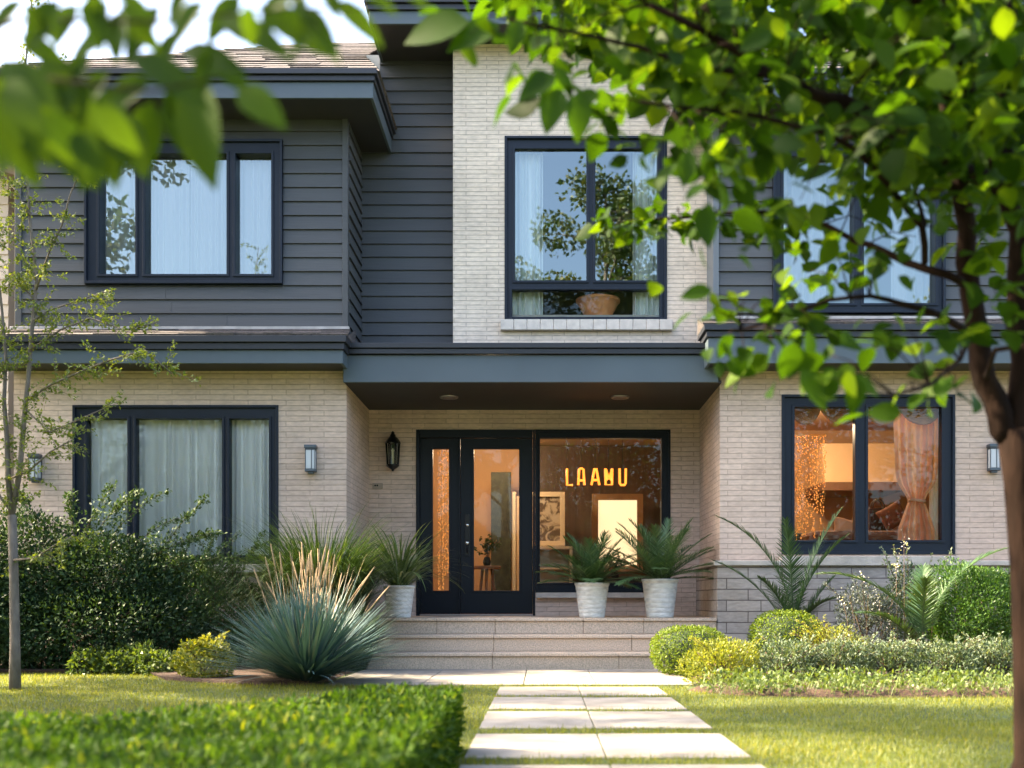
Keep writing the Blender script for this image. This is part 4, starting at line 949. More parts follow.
for q, r in zip(nb_, (.022, .012, .018, .008)): b.tube(q, [r * .32 * (1 - .85 * i / (len(q) - 1)) for i in range(len(q))], 7)
for k in range(8):
    a = k * .785; b.tube([(0, 0, 2.4 + .25 * k), (.8 * math.cos(a), .8 * math.sin(a), 3 + .28 * k), (1.6 * math.cos(a), 1.4 * math.sin(a), 3.3 + .3 * k)], [.05, .03, .012], 7)
o = b.build('trunk', BARK); o.parent = nt_
lv = Leaves()
near = [(195, 78, 205, 182), (152, 100, 140, 176), (165, 92, 212, 178), (238, 88, 283, 122), (95, 100, 74, 192), (60, 105, 18, 172), (258, 5, 332, 52), (332, 0, 386, 42), (300, 5, 338, 56), (110, 85, 108, 186), (130, 55, 210, 100), (40, 60, 100, 120),
        (0, 90, 50, 160), (20, 70, -10, 160), (0, 60, 60, 110), (70, 70, 40, 140), (90, 55, 50, 105), (140, 20, 60, 55), (160, 5, 120, 62), (205, 0, 165, 45), (240, -5, 205, 40), (220, 20, 290, 50), (150, 78, 100, 108), (60, 0, 20, 48), (90, -5, 100, 50), (25, 0, -20, 40),
        (360, -10, 400, 12), (400, -15, 430, 8), (280, -8, 262, 38), (120, 110, 60, 140), (85, 120, 30, 152), (30, 120, -10, 175), (175, 75, 176, 132), (205, 60, 255, 92), (60, 95, 118, 132), (110, 70, 70, 118), (20, 35, 70, 70), (-10, 100, 30, 150), (60, 130, 95, 188), (95, 128, 140, 165), (0, 130, 40, 185),
        (180, 30, 150, 80), (215, 45, 195, 96), (120, 5, 160, 52), (320, 10, 290, 52), (180, 50, 245, 66)]
for q in near: hang(*q, random.uniform(1.45, 1.66), random.uniform(.34, .48), NL, lv, random.random())
for _ in range(18):
    px, py = random.uniform(-30, 110), random.uniform(60, 140); hang(px, py, px + random.uniform(-40, 50), py + random.uniform(40, 60), random.uniform(1.38, 1.6), .5, NL, lv, random.random())
for _ in range(14): 
    px, py = random.uniform(-20, 330), random.uniform(-40, 12); hang(px, py, px + random.uniform(-50, 60), py + random.uniform(20, 50), random.uniform(1.4, 1.6), .42, NL, lv, random.random())
N_ = 1500; p_, d_ = blob((-.3, .1, 3.9), (1.9, 1.7, 1.5), N_, .3, seed=3)
lv.add(T_MID, p_, rdir(N_, -.5), rdir(N_, 1), rng.uniform(.08, .12, N_), .06, rng.random(N_))
lv.build('crown', M_NEAR, nt_, smooth=True)

# --- tall trees left of the lawn (outside the picture, they dapple the lawn) and beyond the street (seen in the panes)
M_FAR = mat('far_leaf', (.05, .09, .02), .5, var=[(.02, .05, .012), (.06, .10, .02), (.14, .13, .03)], trans=.25)
def far_tree(loc, h, r, n, label, ls=.18, tr=.16, sparse=.35, lump=.35, m=None):
    t = tag(empty('tree', loc), label, 'tree'); b = MB()
    b.tube([(0, 0, -.1), (.05, 0, h * .3), (-.05, .05, h * .6), (0, 0, h * .92)], [tr, tr * .8, tr * .5, tr * .12], 10)
    cl = []
    for k in range(26):
        a = random.uniform(0, 6.28); u = (k + .5) / 26; rr = r * math.sin(math.pi * min(1, .18 + .8 * u)) ** .7 * random.uniform(.45, 1.0); zz = h * (.38 + .60 * u)
        c = Vector((rr * math.cos(a), rr * math.sin(a), zz)); cl.append(c)
        b.tube([(0, 0, zz - rr * .55 - .1), c * .5 + Vector((0, 0, (zz - rr * .3) * .5)), c], [tr * .35, tr * .2, .012], 6)
    o = b.build('trunk', BARKG); o.parent = t; lv = Leaves()
    for c in cl:
        k = n // 26; s_ = r * random.uniform(.26, .42); p, d = blob(tuple(c), (s_, s_, s_ * .75), k, sparse, lump=lump, seed=int(c.x * 100) & 1023)
        lv.add(T_SMALL, p, rdir(k, -.3), rdir(k, .8), rng.uniform(.7, 1.25, k) * ls, ls * .6, np.clip(rng.random(k) * .8 + random.uniform(-.1, .25), 0, 1))
    lv.build('crown', m or M_FAR, t)
far_tree((-8.3, 6.8, 0), 11.8, 2.2, 9500, 'tall leafy tree left of the lawn', .15)
far_tree((-6.6, 3.4, 0), 6.0, 1.6, 1500, 'shorter bushy tree left of the hedge', .12)
far_tree((-6.9, 6.3, 0), 5.2, 1.4, 4600, 'small dense tree left of the lawn, in front of the sapling', .12)
far_tree((-7.3, 8.8, 0), 5.8, 1.5, 5600, 'small dense tree beside the sapling, just left of the picture', .12)
for i, (x, y, h, r, n, lb) in enumerate([(-11, -16, 11, 4.2, 9000, 'broad street tree across the road, far left in the window reflections'), (-1.6, -19, 14.0, 2.8, 9000, 'street tree across the road opposite the left wing'), (2.4, -17.5, 17, 3.4, 12000, 'tallest street tree across the road opposite the brick tower'),
                                  (8.5, -18, 11, 4, 9000, 'street tree across the road opposite the right wing'), (16, -16, 12, 4.4, 8000, 'street tree across the road at the far right')]):
    far_tree((x, y, 0), h, r, n, lb, .22, .22)

bh = tag(empty('hedge', (0, -15, 0)), 'tall loose hedge across the road, seen only in the window reflections', 'hedge')
lv = Leaves(); n = 42000; x_ = rng.uniform(-26, 30, n); top = 3.9 + .6 * np.sin(x_ * .7) + .5 * np.sin(x_ * 1.9 + 1); z_ = top * (1 - rng.random(n) ** 1.6); y_ = rng.normal(size=n) * .5
lv.add(T_SMALL, np.stack([x_, y_, z_ + .02], 1), rdir(n), rdir(n, .5), rng.uniform(.15, .3, n), .13, np.clip(rng.normal(.35, .3, n), 0, 1)); lv.build('foliage', M_FAR, bh)
# --- sapling at the left
sap = tag(empty('sapling', (X(15, 8.33), 8.33, 0)), 'slim grey-barked sapling with airy yellow green leaves in front of the left wing', 'tree')
b = MB(); SL = sap.location
def SP(px, py, D=8.33): return P(px, py, D) - SL
b.tube([(0, 0, -.03), SP(15, 640), SP(14, 580), SP(12, 515)], [.045, .037, .034, .032], 10)
sl_br = []
def sbr(pts, r0, r1=.004):
    w_ = [SP(*p) for p in pts]; m = len(w_); b.tube(w_, [r0 + (r1 - r0) * i / (m - 1) for i in range(m)], 7); sl_br.append(w_)
sbr([(12, 515), (8, 480), (7, 440), (4, 400), (6, 360), (2, 310), (-6, 240), (-10, 180)], .024)
sbr([(12, 515), (20, 470), (24, 420), (28, 380), (32, 330), (37, 280), (30, 220), (26, 160), (22, 100), (28, 40), (35, -30)], .022)
sbr([(12, 512), (2, 500), (-8, 480), (-25, 440)], .012)
sbr([(12, 478, 8.3), (30, 470, 8.2), (50, 452, 8.1), (72, 440, 8.0)], .010)
sbr([(14, 560, 8.3), (35, 558, 8.2), (55, 545, 8.1), (75, 535, 8.0)], .009)
sbr([(27, 400, 8.3), (50, 385, 8.2), (80, 372, 8.0), (110, 360, 7.9), (145, 350, 7.8), (172, 374, 7.8)], .010)
sbr([(30, 350, 8.3), (60, 330, 8.3), (90, 318, 8.2), (125, 330, 8.1), (158, 322, 8.0)], .008)
sbr([(34, 320, 8.3), (50, 310, 8.4), (80, 300, 8.4), (110, 290, 8.4)], .008)
sbr([(36, 290, 8.3), (50, 250, 8.2), (62, 225, 8.1), (70, 195, 8.0), (85, 160, 8.0), (112, 146, 8.0)], .008)
sbr([(26, 410, 8.3), (50, 432, 8.1), (78, 420, 8.0), (105, 408, 7.9)], .007)
sbr([(6, 380, 8.3), (-10, 340, 8.3), (-30, 300, 8.3)], .008)
sbr([(30, 215, 8.3), (15, 190, 8.4), (0, 170, 8.5)], .006)
sbr([(24, 110, 8.3), (40, 85, 8.3), (52, 60, 8.3)], .006)
sbr([(36, 300, 8.3), (20, 285, 8.5), (0, 270, 8.7)], .007)
lv = Leaves(); tb = b
for q in sl_br:
    m = len(q)
    for i in range(1 if q[0].z < 1.4 else 1, m - 1 + 1):
        a = q[i - 1]; c = q[i]; n_t = max(2, int((c - a).length / .045))
        for k in range(n_t):
            if (a.z + c.z) / 2 < 1.5 and q in sl_br[:2]: continue
            p0 = a.lerp(c, random.random()); d = Vector((random.gauss(0, 1) + (c - a).normalized().x, random.gauss(0, .7), random.gauss(.1, .55))).normalized(); ln = random.uniform(.08, .26)
            p1 = p0 + d * ln; tb.tube([p0, p1], [.0022, .001], 4, cap=False)
            nn = int(ln / .0062); tt = rng.random(nn)[:, None]; pos = np.array(tuple(p0)) + (np.array(tuple(p1)) - np.array(tuple(p0))) * tt
            dd = rdir(nn) * .9 + np.array(tuple(d)) * .7; lv.add(T_SMALL, pos + rng.normal(size=(nn, 3)) * .012, dd, rng.normal(size=(nn, 3)) * .6 + np.array([0, -.2, 1]), rng.uniform(.020, .040, nn), rng.uniform(.014, .022, nn), rng.random(nn))
o = b.build('trunk', BARKG); o.parent = sap; lv.build('crown', M_SAP, sap)

# --- shrubs
def shrub(name, loc, label, cat, parts, m, ls, lw=.55, sprays=(), group=None, tm=T_SMALL, twigs=True, lift=.2, hang_=0.0):
    """parts: list of (centre, radii, count) lumps"""
    t = tag(empty(name, loc), label, cat, group); lv = Leaves(); st_ = MB()
    for i, (c, r, n) in enumerate(parts):
        p, d = blob(c, r, n, .55, seed=i + int(abs(loc[0]) * 37)); ok = p[:, 2] > .01; p, d = p[ok], d[ok]; n = len(p)
        dd = d * .8 + rdir(n) * .8 + np.array([0, 0, lift]); lv.add(tm, p, dd, rng.normal(size=(n, 3)) * .7 + d * .6 + np.array([0, -.1, .5]), rng.uniform(.65, 1.3, n) * ls, ls * lw * rng.uniform(.7, 1.2, n), np.clip(rng.normal(.42, .25, n), 0, 1))
        if twigs:
            for k in range(10):
                e_ = Vector(c) + Vector((random.uniform(-1, 1) * r[0] * .7, random.uniform(-1, 1) * r[1] * .7, random.uniform(-.2, .8) * r[2]))
                st_.tube([(c[0] * .4 + random.uniform(-.05, .05), c[1] * .4, 0), (c[0] * .8 + (e_.x - c[0]) * .3, c[1] * .8, e_.z * .5), e_], [.009, .006, .003], 5)
    for (p0, p1, dr, n, w_) in sprays:
        p0, p1 = Vector(p0), Vector(p1); q = [p0.lerp(p1, i / 6) + Vector((0, 0, dr * (i / 6) * (1 - i / 6) * 4)) for i in range(7)]
        st_.tube(q, [.005 * (1 - .12 * i) for i in range(7)], 5); qa = np.array([tuple(v) for v in q])
        u = rng.uniform(.15, 1, n) * 6; i0 = np.minimum(u.astype(int), 5); f = (u - i0)[:, None]; pos = qa[i0] * (1 - f) + qa[i0 + 1] * f; tan = qa[i0 + 1] - qa[i0]
        w2 = w_ * (1 - .6 * u / 6)[:, None]; lv.add(tm, pos + rng.normal(size=(n, 3)) * w2, unit(tan) * .8 + rdir(n), rng.normal(size=(n, 3)) * .6 + np.array([0, -.2, .8]), rng.uniform(.7, 1.2, n) * ls, ls * lw, np.clip(rng.normal(.75, .2, n), 0, 1))
    if st_.v: o = st_.build('stems', TWIG); o.parent = t
    lv.build('foliage', m, t); return t
# dark evergreen mass at left: three shrubs
def at(px, D): return (X(px, D), D, 0)
shrub('shrub', at(95, 10.75), 'big dark green shrub under the curtained window, with arching tips', 'shrub',
      [((-.15, 0, .60), (1.1, .55, .64), 16000), ((-.6, 0, 1.0), (.6, .4, .55), 7000), ((.1, -.05, .95), (.5, .4, .42), 5000), ((.1, -.2, .4), (1.15, .5, .42), 9000)], M_DSH, .046, .5,
      [((.2, 0, 1.0), (.98, -.15, 1.5), .12, 140, .035), ((.0, 0, 1.1), (.75, -.1, 1.75), .1, 170, .04), ((.3, 0, .9), (1.25, -.1, 1.35), .1, 380, .05), ((-.1, 0, 1.2), (.45, 0, 1.75), .08, 380, .06), ((.3, 0, .8), (1.4, -.1, 1.1), .08, 300, .05),
       ((-.5, 0, 1.2), (-.75, 0, 1.75), .05, 300, .06), ((-.2, 0, 1.2), (-.25, 0, 1.72), .05, 300, .06), ((.5, 0, .9), (1.1, 0, 1.70), .08, 200, .035), ((-.2, -.1, 1.0), (.25, -.15, 1.8), .1, 200, .05)])
shrub('shrub', at(-60, 10.6), 'dark green shrub at the far left edge, behind the sapling trunk', 'shrub', [((0, 0, .75), (.9, .55, .85), 16000), ((.5, -.1, .45), (.7, .5, .5), 8000)], M_DSH, .046, .5)
shrub('shrub', at(205, 10.9), 'feathery mid green shrub between the dark shrub and the fountain grass', 'shrub', [((0, 0, .5), (.62, .42, .58), 14000), ((-.35, .05, .65), (.5, .35, .45), 7000), ((.3, 0, .45), (.5, .35, .45), 7000)], M_FSH, .034, .42,
      [((random.uniform(-.3, .3), 0, .7), (random.uniform(-.8, .8), random.uniform(-.3, .1), random.uniform(1.0, 1.38)), .06, 190, .03) for _ in range(20)], lift=.5)
shrub('low_shrub', at(205, 9.35), 'small golden green bush beside the blue grass clump', 'shrub', [((0, 0, .16), (.25, .22, .20), 2200)], M_YEL, .042, .5, [((0, 0, .15), (random.uniform(-.3, .3), random.uniform(-.2, .1), random.uniform(.25, .42)), .04, 60, .02) for _ in range(9)])
lv = Leaves(); 
for k in range(11):
    px = 85 + k * 10.5; c = (X(px, 10.1), 10.1 + random.uniform(-.1, .1), .08); p, d = blob(c, (.14, .2, random.uniform(.1, .2)), 420, .5, seed=k); n = len(p)
    lv.add(T_SMALL, p, d + rdir(n), rdir(n, 1), rng.uniform(.03, .06, n), .025, np.clip(rng.normal(.3 + .3 * (k % 4 == 1), .3, n), 0, 1))
tag(lv.build('ground_cover', M_GCOV), 'low leafy ground cover at the foot of the dark shrub', 'ground cover', kind='stuff')

# --- blue grass clump (yucca-like) with tan tips
yc = tag(empty('blue_grass_clump', at(307, 8.95)), 'large blue green spiky clump with tan seed tips left of the steps', 'ornamental grass')
lv = Leaves(); N_ = 1150; az = rng.uniform(0, 6.283, N_); th = 1.6 * rng.random(N_) ** .6; Ls = .62 + .2 * rng.random(N_) + .16 * (th > .8)
rb_ = .10 * rng.random(N_); base = np.stack([rb_ * np.cos(az), rb_ * np.sin(az), np.full(N_, .02)], 1)
lv.strips(base, az, th * .82, rng.uniform(.1, .42, N_) * (th / 1.2), Ls, rng.uniform(.016, .028, N_), np.clip(rng.normal(.36, .2, N_), 0, .62), K=7)
N_ = 150; az = rng.uniform(0, 6.283, N_); th = np.abs(rng.normal(.28, .24, N_)); base = np.stack([.16 * rng.normal(size=N_) * .6, .1 * rng.normal(size=N_), np.full(N_, .05)], 1)
lv.strips(base, az, th, rng.uniform(0, .25, N_), rng.uniform(.72, 1.12, N_), rng.uniform(.008, .012, N_), np.clip(rng.normal(.35, .15, N_), 0, .6), K=8, tipvar=1.0)
N_ = 60; az = rng.uniform(0, 6.283, N_); lv.strips(np.zeros((N_, 3)), az, 1.35, .25, rng.uniform(.3, .5, N_), .014, .95, K=6)
lv.build('blades', M_YUC, yc)
sp_ = MB()
for k in range(40):
    a = random.uniform(0, 6.28); tt = abs(random.gauss(.28, .22)) + .03; h = random.uniform(.85, 1.16); dv = Vector((math.sin(tt) * math.cos(a), math.sin(tt) * math.sin(a), math.cos(tt))); p0 = Vector((random.uniform(-.15, .15), random.uniform(-.1, .1), .05))
    sp_.tube([p0, p0 + dv * h * .8], [.003, .003], 4); j = MB
    sp_.tube([p0 + dv * h * .80, p0 + dv * h * .86, p0 + dv * h * .94, p0 + dv * h], [.003, .006, .006, .002], 6)
o = sp_.build('seed_heads', mat('straw', (.36, .25, .14), .8, noise=(60, .3))); o.parent = yc
# --- fountain grasses
def fountain(loc, label, N_, Lr, w_, m=M_FTN, th=(.05, .7), bend=(1.0, 2.1), name='fountain_grass', r0=.1, z0=0, cat='ornamental grass', group=None, bp=1.0):
    t = tag(empty(name, loc), label, cat, group); lv = Leaves(); az = rng.uniform(0, 6.283, N_); rr = r0 * rng.random(N_) ** .5
    base = np.stack([rr * np.cos(az), rr * np.sin(az), np.full(N_, z0)], 1)
    lv.strips(base, az + rng.normal(size=N_) * .3, rng.uniform(*th, N_), rng.uniform(*bend, N_), rng.uniform(*Lr, N_), rng.uniform(.6, 1.2, N_) * w_, np.clip(rng.normal(.42, .28, N_), 0, 1), K=9, bp=bp)
    lv.build('blades', m, t); return t
fountain(at(322, 10.75), 'tall dark fountain grass behind the blue clump, under the brick corner', 2800, (1.05, 1.85), .017, bend=(1.0, 2.7), th=(.0, .30), r0=.22, bp=2.0)
fountain(at(356, 10.6), 'smaller fountain grass between the tall one and the potted grass', 420, (.6, 1.0), .015, bend=(1.2, 2.4), th=(.0, .4), bp=1.7)

# --- pots
def pot_mat():
    m = mat('weathered_white_ceramic', (.66, .66, .63), .55, noise=(14, .2), bump=(30, .3), grain=(1, 1, 2.5)); return m
POT = pot_mat(); SOIL = mat('potting_soil', (.04, .028, .02), .95, bump=(60, 1))
def pot(t, r, h):
    pr = [(0, 0), (r * .70, 0), (r * .72, .01)]
    for i in range(1, 8):
        u = i / 8; rr = r * (.72 + .25 * u); pr += [(rr, h * u - .004), (rr - .0025, h * u), (rr + .001, h * u + .004)]
    pr += [(r * .97, h * .93), (r, h * .935), (r * 1.0, h), (r * .93, h), (r * .91, h * .9)]
    o = MB().lathe(pr, (0, 0, 0), 48).build('pot', POT); o.parent = t
    o = MB().lathe([(r * .915, h * .91), (0, h * .93)], (0, 0, 0), 32).build('soil', SOIL); o.parent = t
def frond(lv, st_, base, az, th0, bend, L, ll, n, K=12, w_=.014, var=.45, vee=.9):
    h = Vector((math.cos(az), math.sin(az), 0)); p = Vector(base); q = [p.copy()]; tans = []
    for i in range(K):
        th = th0 + bend * (i + .5) / K; d = h * math.sin(th) + Vector((0, 0, math.cos(th))); tans.append(d); p = p + d * L / K; q.append(p.copy())
    st_.tube(q, [.007 * (1 - .8 * i / K) for i in range(K + 1)], 5, cap=False)
    sd = Vector((-h.y, h.x, 0)); u = np.linspace(.14, .99, n); pos = []; dr = []; ln = []; nr = []
    for s_ in (-1, 1):
        for t_ in u:
            f = t_ * K; i = min(int(f), K - 1); pt = q[i].lerp(q[i + 1], f - i); tn = tans[i]; upv = sd.cross(tn)
            if upv.z < 0: upv = -upv
            d = sd * s_ * (1 - .5 * t_) + tn * (.55 + .6 * t_) + upv * .25 * vee + Vector((0, 0, -.12)); pos.append(tuple(pt)); dr.append(tuple(d + Vector([random.gauss(0, .07) for _ in range(3)]))); nr.append(tuple(upv + sd * s_ * -.4)); ln.append(ll * math.sin(math.pi * (.12 + .83 * t_)) ** .7 * random.uniform(.88, 1.08))
    lv.add(T_NARROW, np.array(pos), np.array(dr), np.array(nr), np.array(ln), w_, np.clip(rng.normal(var, .18, len(pos)), 0, 1))
def potted_palm(px, D, r, h, label, nf, Lf, seed_):
    t = tag(empty('potted_palm', (X(px, D), D, rz * 3)), label, 'potted plant', 'white pots on the porch edge'); pot(t, r, h); lv = Leaves(); st_ = MB()
    for k in range(nf):
        u = k / nf; frond(lv, st_, (random.uniform(-.03, .03), random.uniform(-.03, .03), h * .93), k * 2.4 + seed_, .10 + 1.25 * u ** .8, random.uniform(.3, .7), Lf * random.uniform(.85, 1.1), .20, 34, w_=.010, var=.4 + .2 * (1 - u))
    o = st_.build('rachis', mat('green_stalk', (.06, .10, .03), .5)); o.parent = t; lv.build('fronds', M_PALM, t)
potted_palm(592, 11.62, .186, .37, 'white pot holding the shorter, wider dark palm on the porch', 32, .58, .3)
potted_palm(660, 11.62, .197, .41, 'white pot holding the taller palm, nearest the right porch pillar', 32, .78, 1.1)
t = fountain((X(399, 11.62), 11.62, rz * 3), 'grey pot of striped strap-leaved grass left of the front door', 210, (.5, .95), .024, mat('striped_blade', (.1, .15, .05), .45, var=[(.04, .08, .025), (.12, .18, .06), (.40, .42, .24)], trans=.2), th=(.0, 1.0), bend=(.7, 1.9), name='potted_grass', r0=.1, z0=.32, cat='potted plant', group='white pots on the porch edge')
pot(t, .172, .34)

# --- garden palms at the right (arching areca)
def garden_palm(loc, label, fr, stems):
    t = tag(empty('palm', loc), label, 'palm'); st_ = MB()
    for (dx, h) in stems: o = MB().tube([(dx * .3, 0, 0), (dx * .7, 0, h * .5), (dx, 0, h)], [.014, .012, .010], 7).build('stem', mat('cane', (.30, .26, .16), .6, noise=(40, .2))); o.parent = t
    for f in fr:
        lv = Leaves(); s2 = MB(); frond(lv, s2, *f[:5], f[5] * 1.45, 66, K=16, w_=.011, var=.5)
        fo = s2.build('frond', mat('green_stalk', (.06, .10, .03), .5)); fo.parent = t
        l_ = lv.build('leaflets', M_PALM, fo)
garden_palm(at(793, 11.0), 'arching feather palm in front of the brick corner, behind the small clipped ball',
    [((-.01, 0, .45), math.pi + .12, .05, 1.15, 1.40, .15, .17), ((-.02, 0, .30), math.pi - .2, .35, .85, 1.15, .15, .17), ((.02, 0, .35), .15, .10, .55, 1.38, .15, .17), ((.0, -.02, .4), -.5, .15, .75, 1.1, .15, .17), ((0, 0, .4), -2.0, .02, .6, 1.15, .15, .17), ((.01, 0, .2), .1, .25, .55, .85, .15, .17), ((0, 0, .3), -2.6, .2, .9, .8, .15, .16), ((.02, 0, .3), -.9, .35, 1.1, .7, .15, .16)],
    [(-.05, .42), (0, .48), (.05, .36)])
garden_palm(at(922, 9.85), 'second feather palm with two long arching fronds beside the green mound', 
    [((0, 0, .3), .1, .18, 1.15, 1.25, .15, .16), ((-.02, 0, .35), math.pi - .1, .35, 1.3, 1.15, .15, .16), ((0, 0, .3), -1.8, .1, .9, .7, .15, .15), ((0, 0, .3), 1.2, .1, .7, .8, .15, .15), ((-.02, 0, .2), math.pi + .4, .5, 1.1, .8, .15, .15)], [(-.03, .3), (.04, .34)])

# --- clipped balls
def ball(px, D, rx, rz_, zc_, label, n=6500):
    t = tag(empty('boxwood', at(px, D)), label, 'clipped shrub', 'clipped boxwood balls by the steps')
    d = rdir(n); e_ = .8; k_ = (np.abs(d) ** 2.6).sum(1) ** (-1 / 2.6); p = d * k_[:, None] * np.array([rx, rx, rz_]) * (rng.uniform(.86, 1.02, n))[:, None] + np.array([0, 0, zc_]); ok = p[:, 2] > .01; p = p[ok]; d = d[ok]; n = len(p)
    lv = Leaves(); lv.add(T_SMALL, p, d * .7 + rdir(n), d + rng.normal(size=(n, 3)) * .6, rng.uniform(.016, .030, n), .014, np.clip(rng.normal(.45, .28, n), 0, 1)); lv.build('foliage', M_BOX, t)
    st_ = MB(); 
    for k in range(14): q = Vector(rdir(1)[0]); st_.tube([(0, 0, 0), (q.x * rx * .4, q.y * rx * .4, zc_ * .9), (q.x * rx * .82, q.y * rx * .82, zc_ + q.z * rz_ * .8)], [.008, .006, .003], 5)
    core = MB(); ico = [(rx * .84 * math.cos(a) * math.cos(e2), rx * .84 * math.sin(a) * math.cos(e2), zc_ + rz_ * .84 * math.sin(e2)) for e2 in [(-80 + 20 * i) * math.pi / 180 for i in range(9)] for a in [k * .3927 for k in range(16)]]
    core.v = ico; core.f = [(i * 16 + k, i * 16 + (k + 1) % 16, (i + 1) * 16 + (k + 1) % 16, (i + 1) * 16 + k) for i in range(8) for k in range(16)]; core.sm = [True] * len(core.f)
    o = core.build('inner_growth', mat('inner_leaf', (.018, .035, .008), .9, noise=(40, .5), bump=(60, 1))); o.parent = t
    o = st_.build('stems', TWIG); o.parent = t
ball(689.5, 9.95, .345, .225, .225, 'clipped boxwood ball touching the right end of the steps')
ball(786, 10.2, .335, .29, .30, 'smaller clipped boxwood ball at the foot of the feather palm')
# --- perennials
shrub('golden_shrub', at(722, 8.75), 'bright golden low bush at the corner of the flower bed', 'shrub', [((0, 0, .15), (.29, .26, .21), 4200)], M_YEL, .030, .4, [((0, 0, .15), (random.uniform(-.33, .33), random.uniform(-.2, .15), random.uniform(.22, .40)), .03, 60, .02) for _ in range(14)], lift=.6)
for i, (px, D, lb) in enumerate([(785, 8.9, 'grey green mounding perennial next to the golden bush'), (838, 9.0, 'grey green mounding perennial second from the golden bush, with pale yellow tips'), (893, 9.0, 'grey green mounding perennial in the middle of the bed row'),
                           (948, 8.9, 'grey green mounding perennial below the round green mound'), (1002, 8.95, 'grey green mounding perennial beside the tree trunk'), (1062, 8.9, 'grey green mounding perennial behind the tree trunk')]):
    shrub('perennial', at(px, D), lb, 'perennial', [((0, 0, .15), (.30, .26, .21), 3400)], M_LAV, .027, .45, [((random.uniform(-.1, .1), 0, .1), (random.uniform(-.34, .34), random.uniform(-.25, .2), random.uniform(.24, .42)), .03, 60, .014) for _ in range(26)], 'grey green perennials in the flower bed', lift=.7)
shrub('perennial', at(832, 9.3), 'pale yellow tipped perennial rising between the grey green mounds', 'perennial', [((0, 0, .25), (.26, .2, .24), 2200)], M_YEL, .022, .4, [((0, 0, .2), (random.uniform(-.34, .34), random.uniform(-.2, .2), random.uniform(.4, .56)), .03, 50, .014) for _ in range(16)], lift=.7)
shrub('silver_shrub', at(868, 10.2), 'silvery grey shrub below the right wing window', 'shrub', [((0, 0, .42), (.30, .28, .40), 4800)], M_SIL, .026, .55, [((0, 0, .4), (random.uniform(-.4, .4), random.uniform(-.2, .2), random.uniform(.6, .98)), .03, 70, .02) for _ in range(12)], lift=.6)
shrub('shrub', at(912, 10.4), 'loose grey green shrub with white flower spikes between the silver shrub and the round mound', 'shrub', [((0, 0, .5), (.30, .28, .46), 5200)], M_LAV, .034, .45, [((0, 0, .4), (random.uniform(-.35, .35), random.uniform(-.2, .2), random.uniform(.8, 1.25)), .03, 60, .014) for _ in range(10)], lift=.6)
shrub('round_shrub', at(972, 10.1), 'large round bright green fine-leaved mound at the right of the bed', 'shrub', [((0, 0, .60), (.46, .42, .44), 16000), ((.3, 0, .55), (.45, .42, .45), 9000), ((-.1, 0, .35), (.42, .4, .36), 6000)], mat('fine_green_leaf', (.05, .12, .02), .5, var=[(.02, .06, .012), (.07, .16, .02), (.12, .22, .04)], trans=.25), .032, .38, lift=.6)
wf = tag(empty('white_flowers', at(905, 10.0)), 'slender white flower spikes in front of the right wing window sill', 'flower'); lv = Leaves(); st_ = MB()
for (px, py) in ((904, 545), (896, 566), (879, 600), (850, 595), (925, 600), (1000, 625), (935, 590), (890, 622), (843, 600), (862, 580)):
    v = P(px, py, 9.95) - wf.location; st_.tube([(v.x * .8, v.y, .1), (v.x, v.y, v.z)], [.003, .002], 4); n = 24
    lv.add(T_SMALL, np.array(tuple(v)) + rng.normal(size=(n, 3)) * np.array([.025, .025, .05]), rdir(n), rdir(n), .018, .014, rng.random(n))
lv.build('petals', mat('white_petal', (.7, .68, .62), .6, var=[(.5, .48, .45), (.8, .78, .75)], trans=.2), wf); o = st_.build('stems', TWIG); o.parent = wf
lv = Leaves(); N_ = 9000; px_ = rng.uniform(700, 1150, N_); D_ = rng.uniform(7.64, 8.6, N_); x_ = (px_ - VX) * D_ / F
dens = np.sin(x_ * 9) * .3 + np.sin(x_ * 23 + D_ * 7) * .4 + .5; ok = (rng.random(N_) < dens) & (D_ > 7.68 + .25 * np.maximum(0, 1.6 - x_)); x_, D_ = x_[ok], D_[ok]; n = len(x_)
lv.add(T_SMALL, np.stack([x_, D_, .03 + rng.random(n) ** 1.5 * .13], 1), rdir(n, .8), rdir(n, .6), rng.uniform(.025, .05, n), .018, rng.random(n))
n = 2600; x2 = rng.uniform(1.2, 4.9, n); lv.strips(np.stack([x2, rng.uniform(7.62, 8.5, n), np.full(n, .02)], 1), rng.uniform(0, 6.28, n), rng.uniform(.1, .9, n), rng.uniform(.2, .9, n), rng.uniform(.06, .16, n), .004, rng.random(n), K=3)
tag(lv.build('ground_cover', M_GCOV), 'low yellowish ground cover along the front edge of the flower bed', 'ground cover', kind='stuff')

# --- clipped hedge in the foreground
hd = tag(empty('hedge', (-2.2, 3.6, 0)), 'low clipped hedge of bright green leaves running along the bottom left', 'hedge')
poly = [(-.42, 4.95), (-.74, 4.95), (-1.0, 4.25), (-1.5, 3.75), (-5.5, 3.6), (-5.5, 1.35), (-.53, 1.35), (-.44, 2.2)]
def inpoly(x, y):
    c = np.zeros(len(x), bool); n = len(poly)
    for i in range(n):
        x1, y1 = poly[i]; x2, y2 = poly[(i + 1) % n]
        with np.errstate(divide='ignore', invalid='ignore'): c ^= ((y1 > y) != (y2 > y)) & (x < (x2 - x1) * (y - y1) / (y2 - y1) + x1)
    return c
hl = np.array((-2.2, 3.6, 0)); lv = Leaves(); HT = .275
N_ = 120000; x_ = rng.uniform(-5.5, -.37, N_); y_ = rng.uniform(1.35, 5.02, N_); ok = inpoly(x_, y_) & (np.abs(x_ * 0 + 1) > 0); x_, y_ = x_[ok], y_[ok]; n = len(x_)
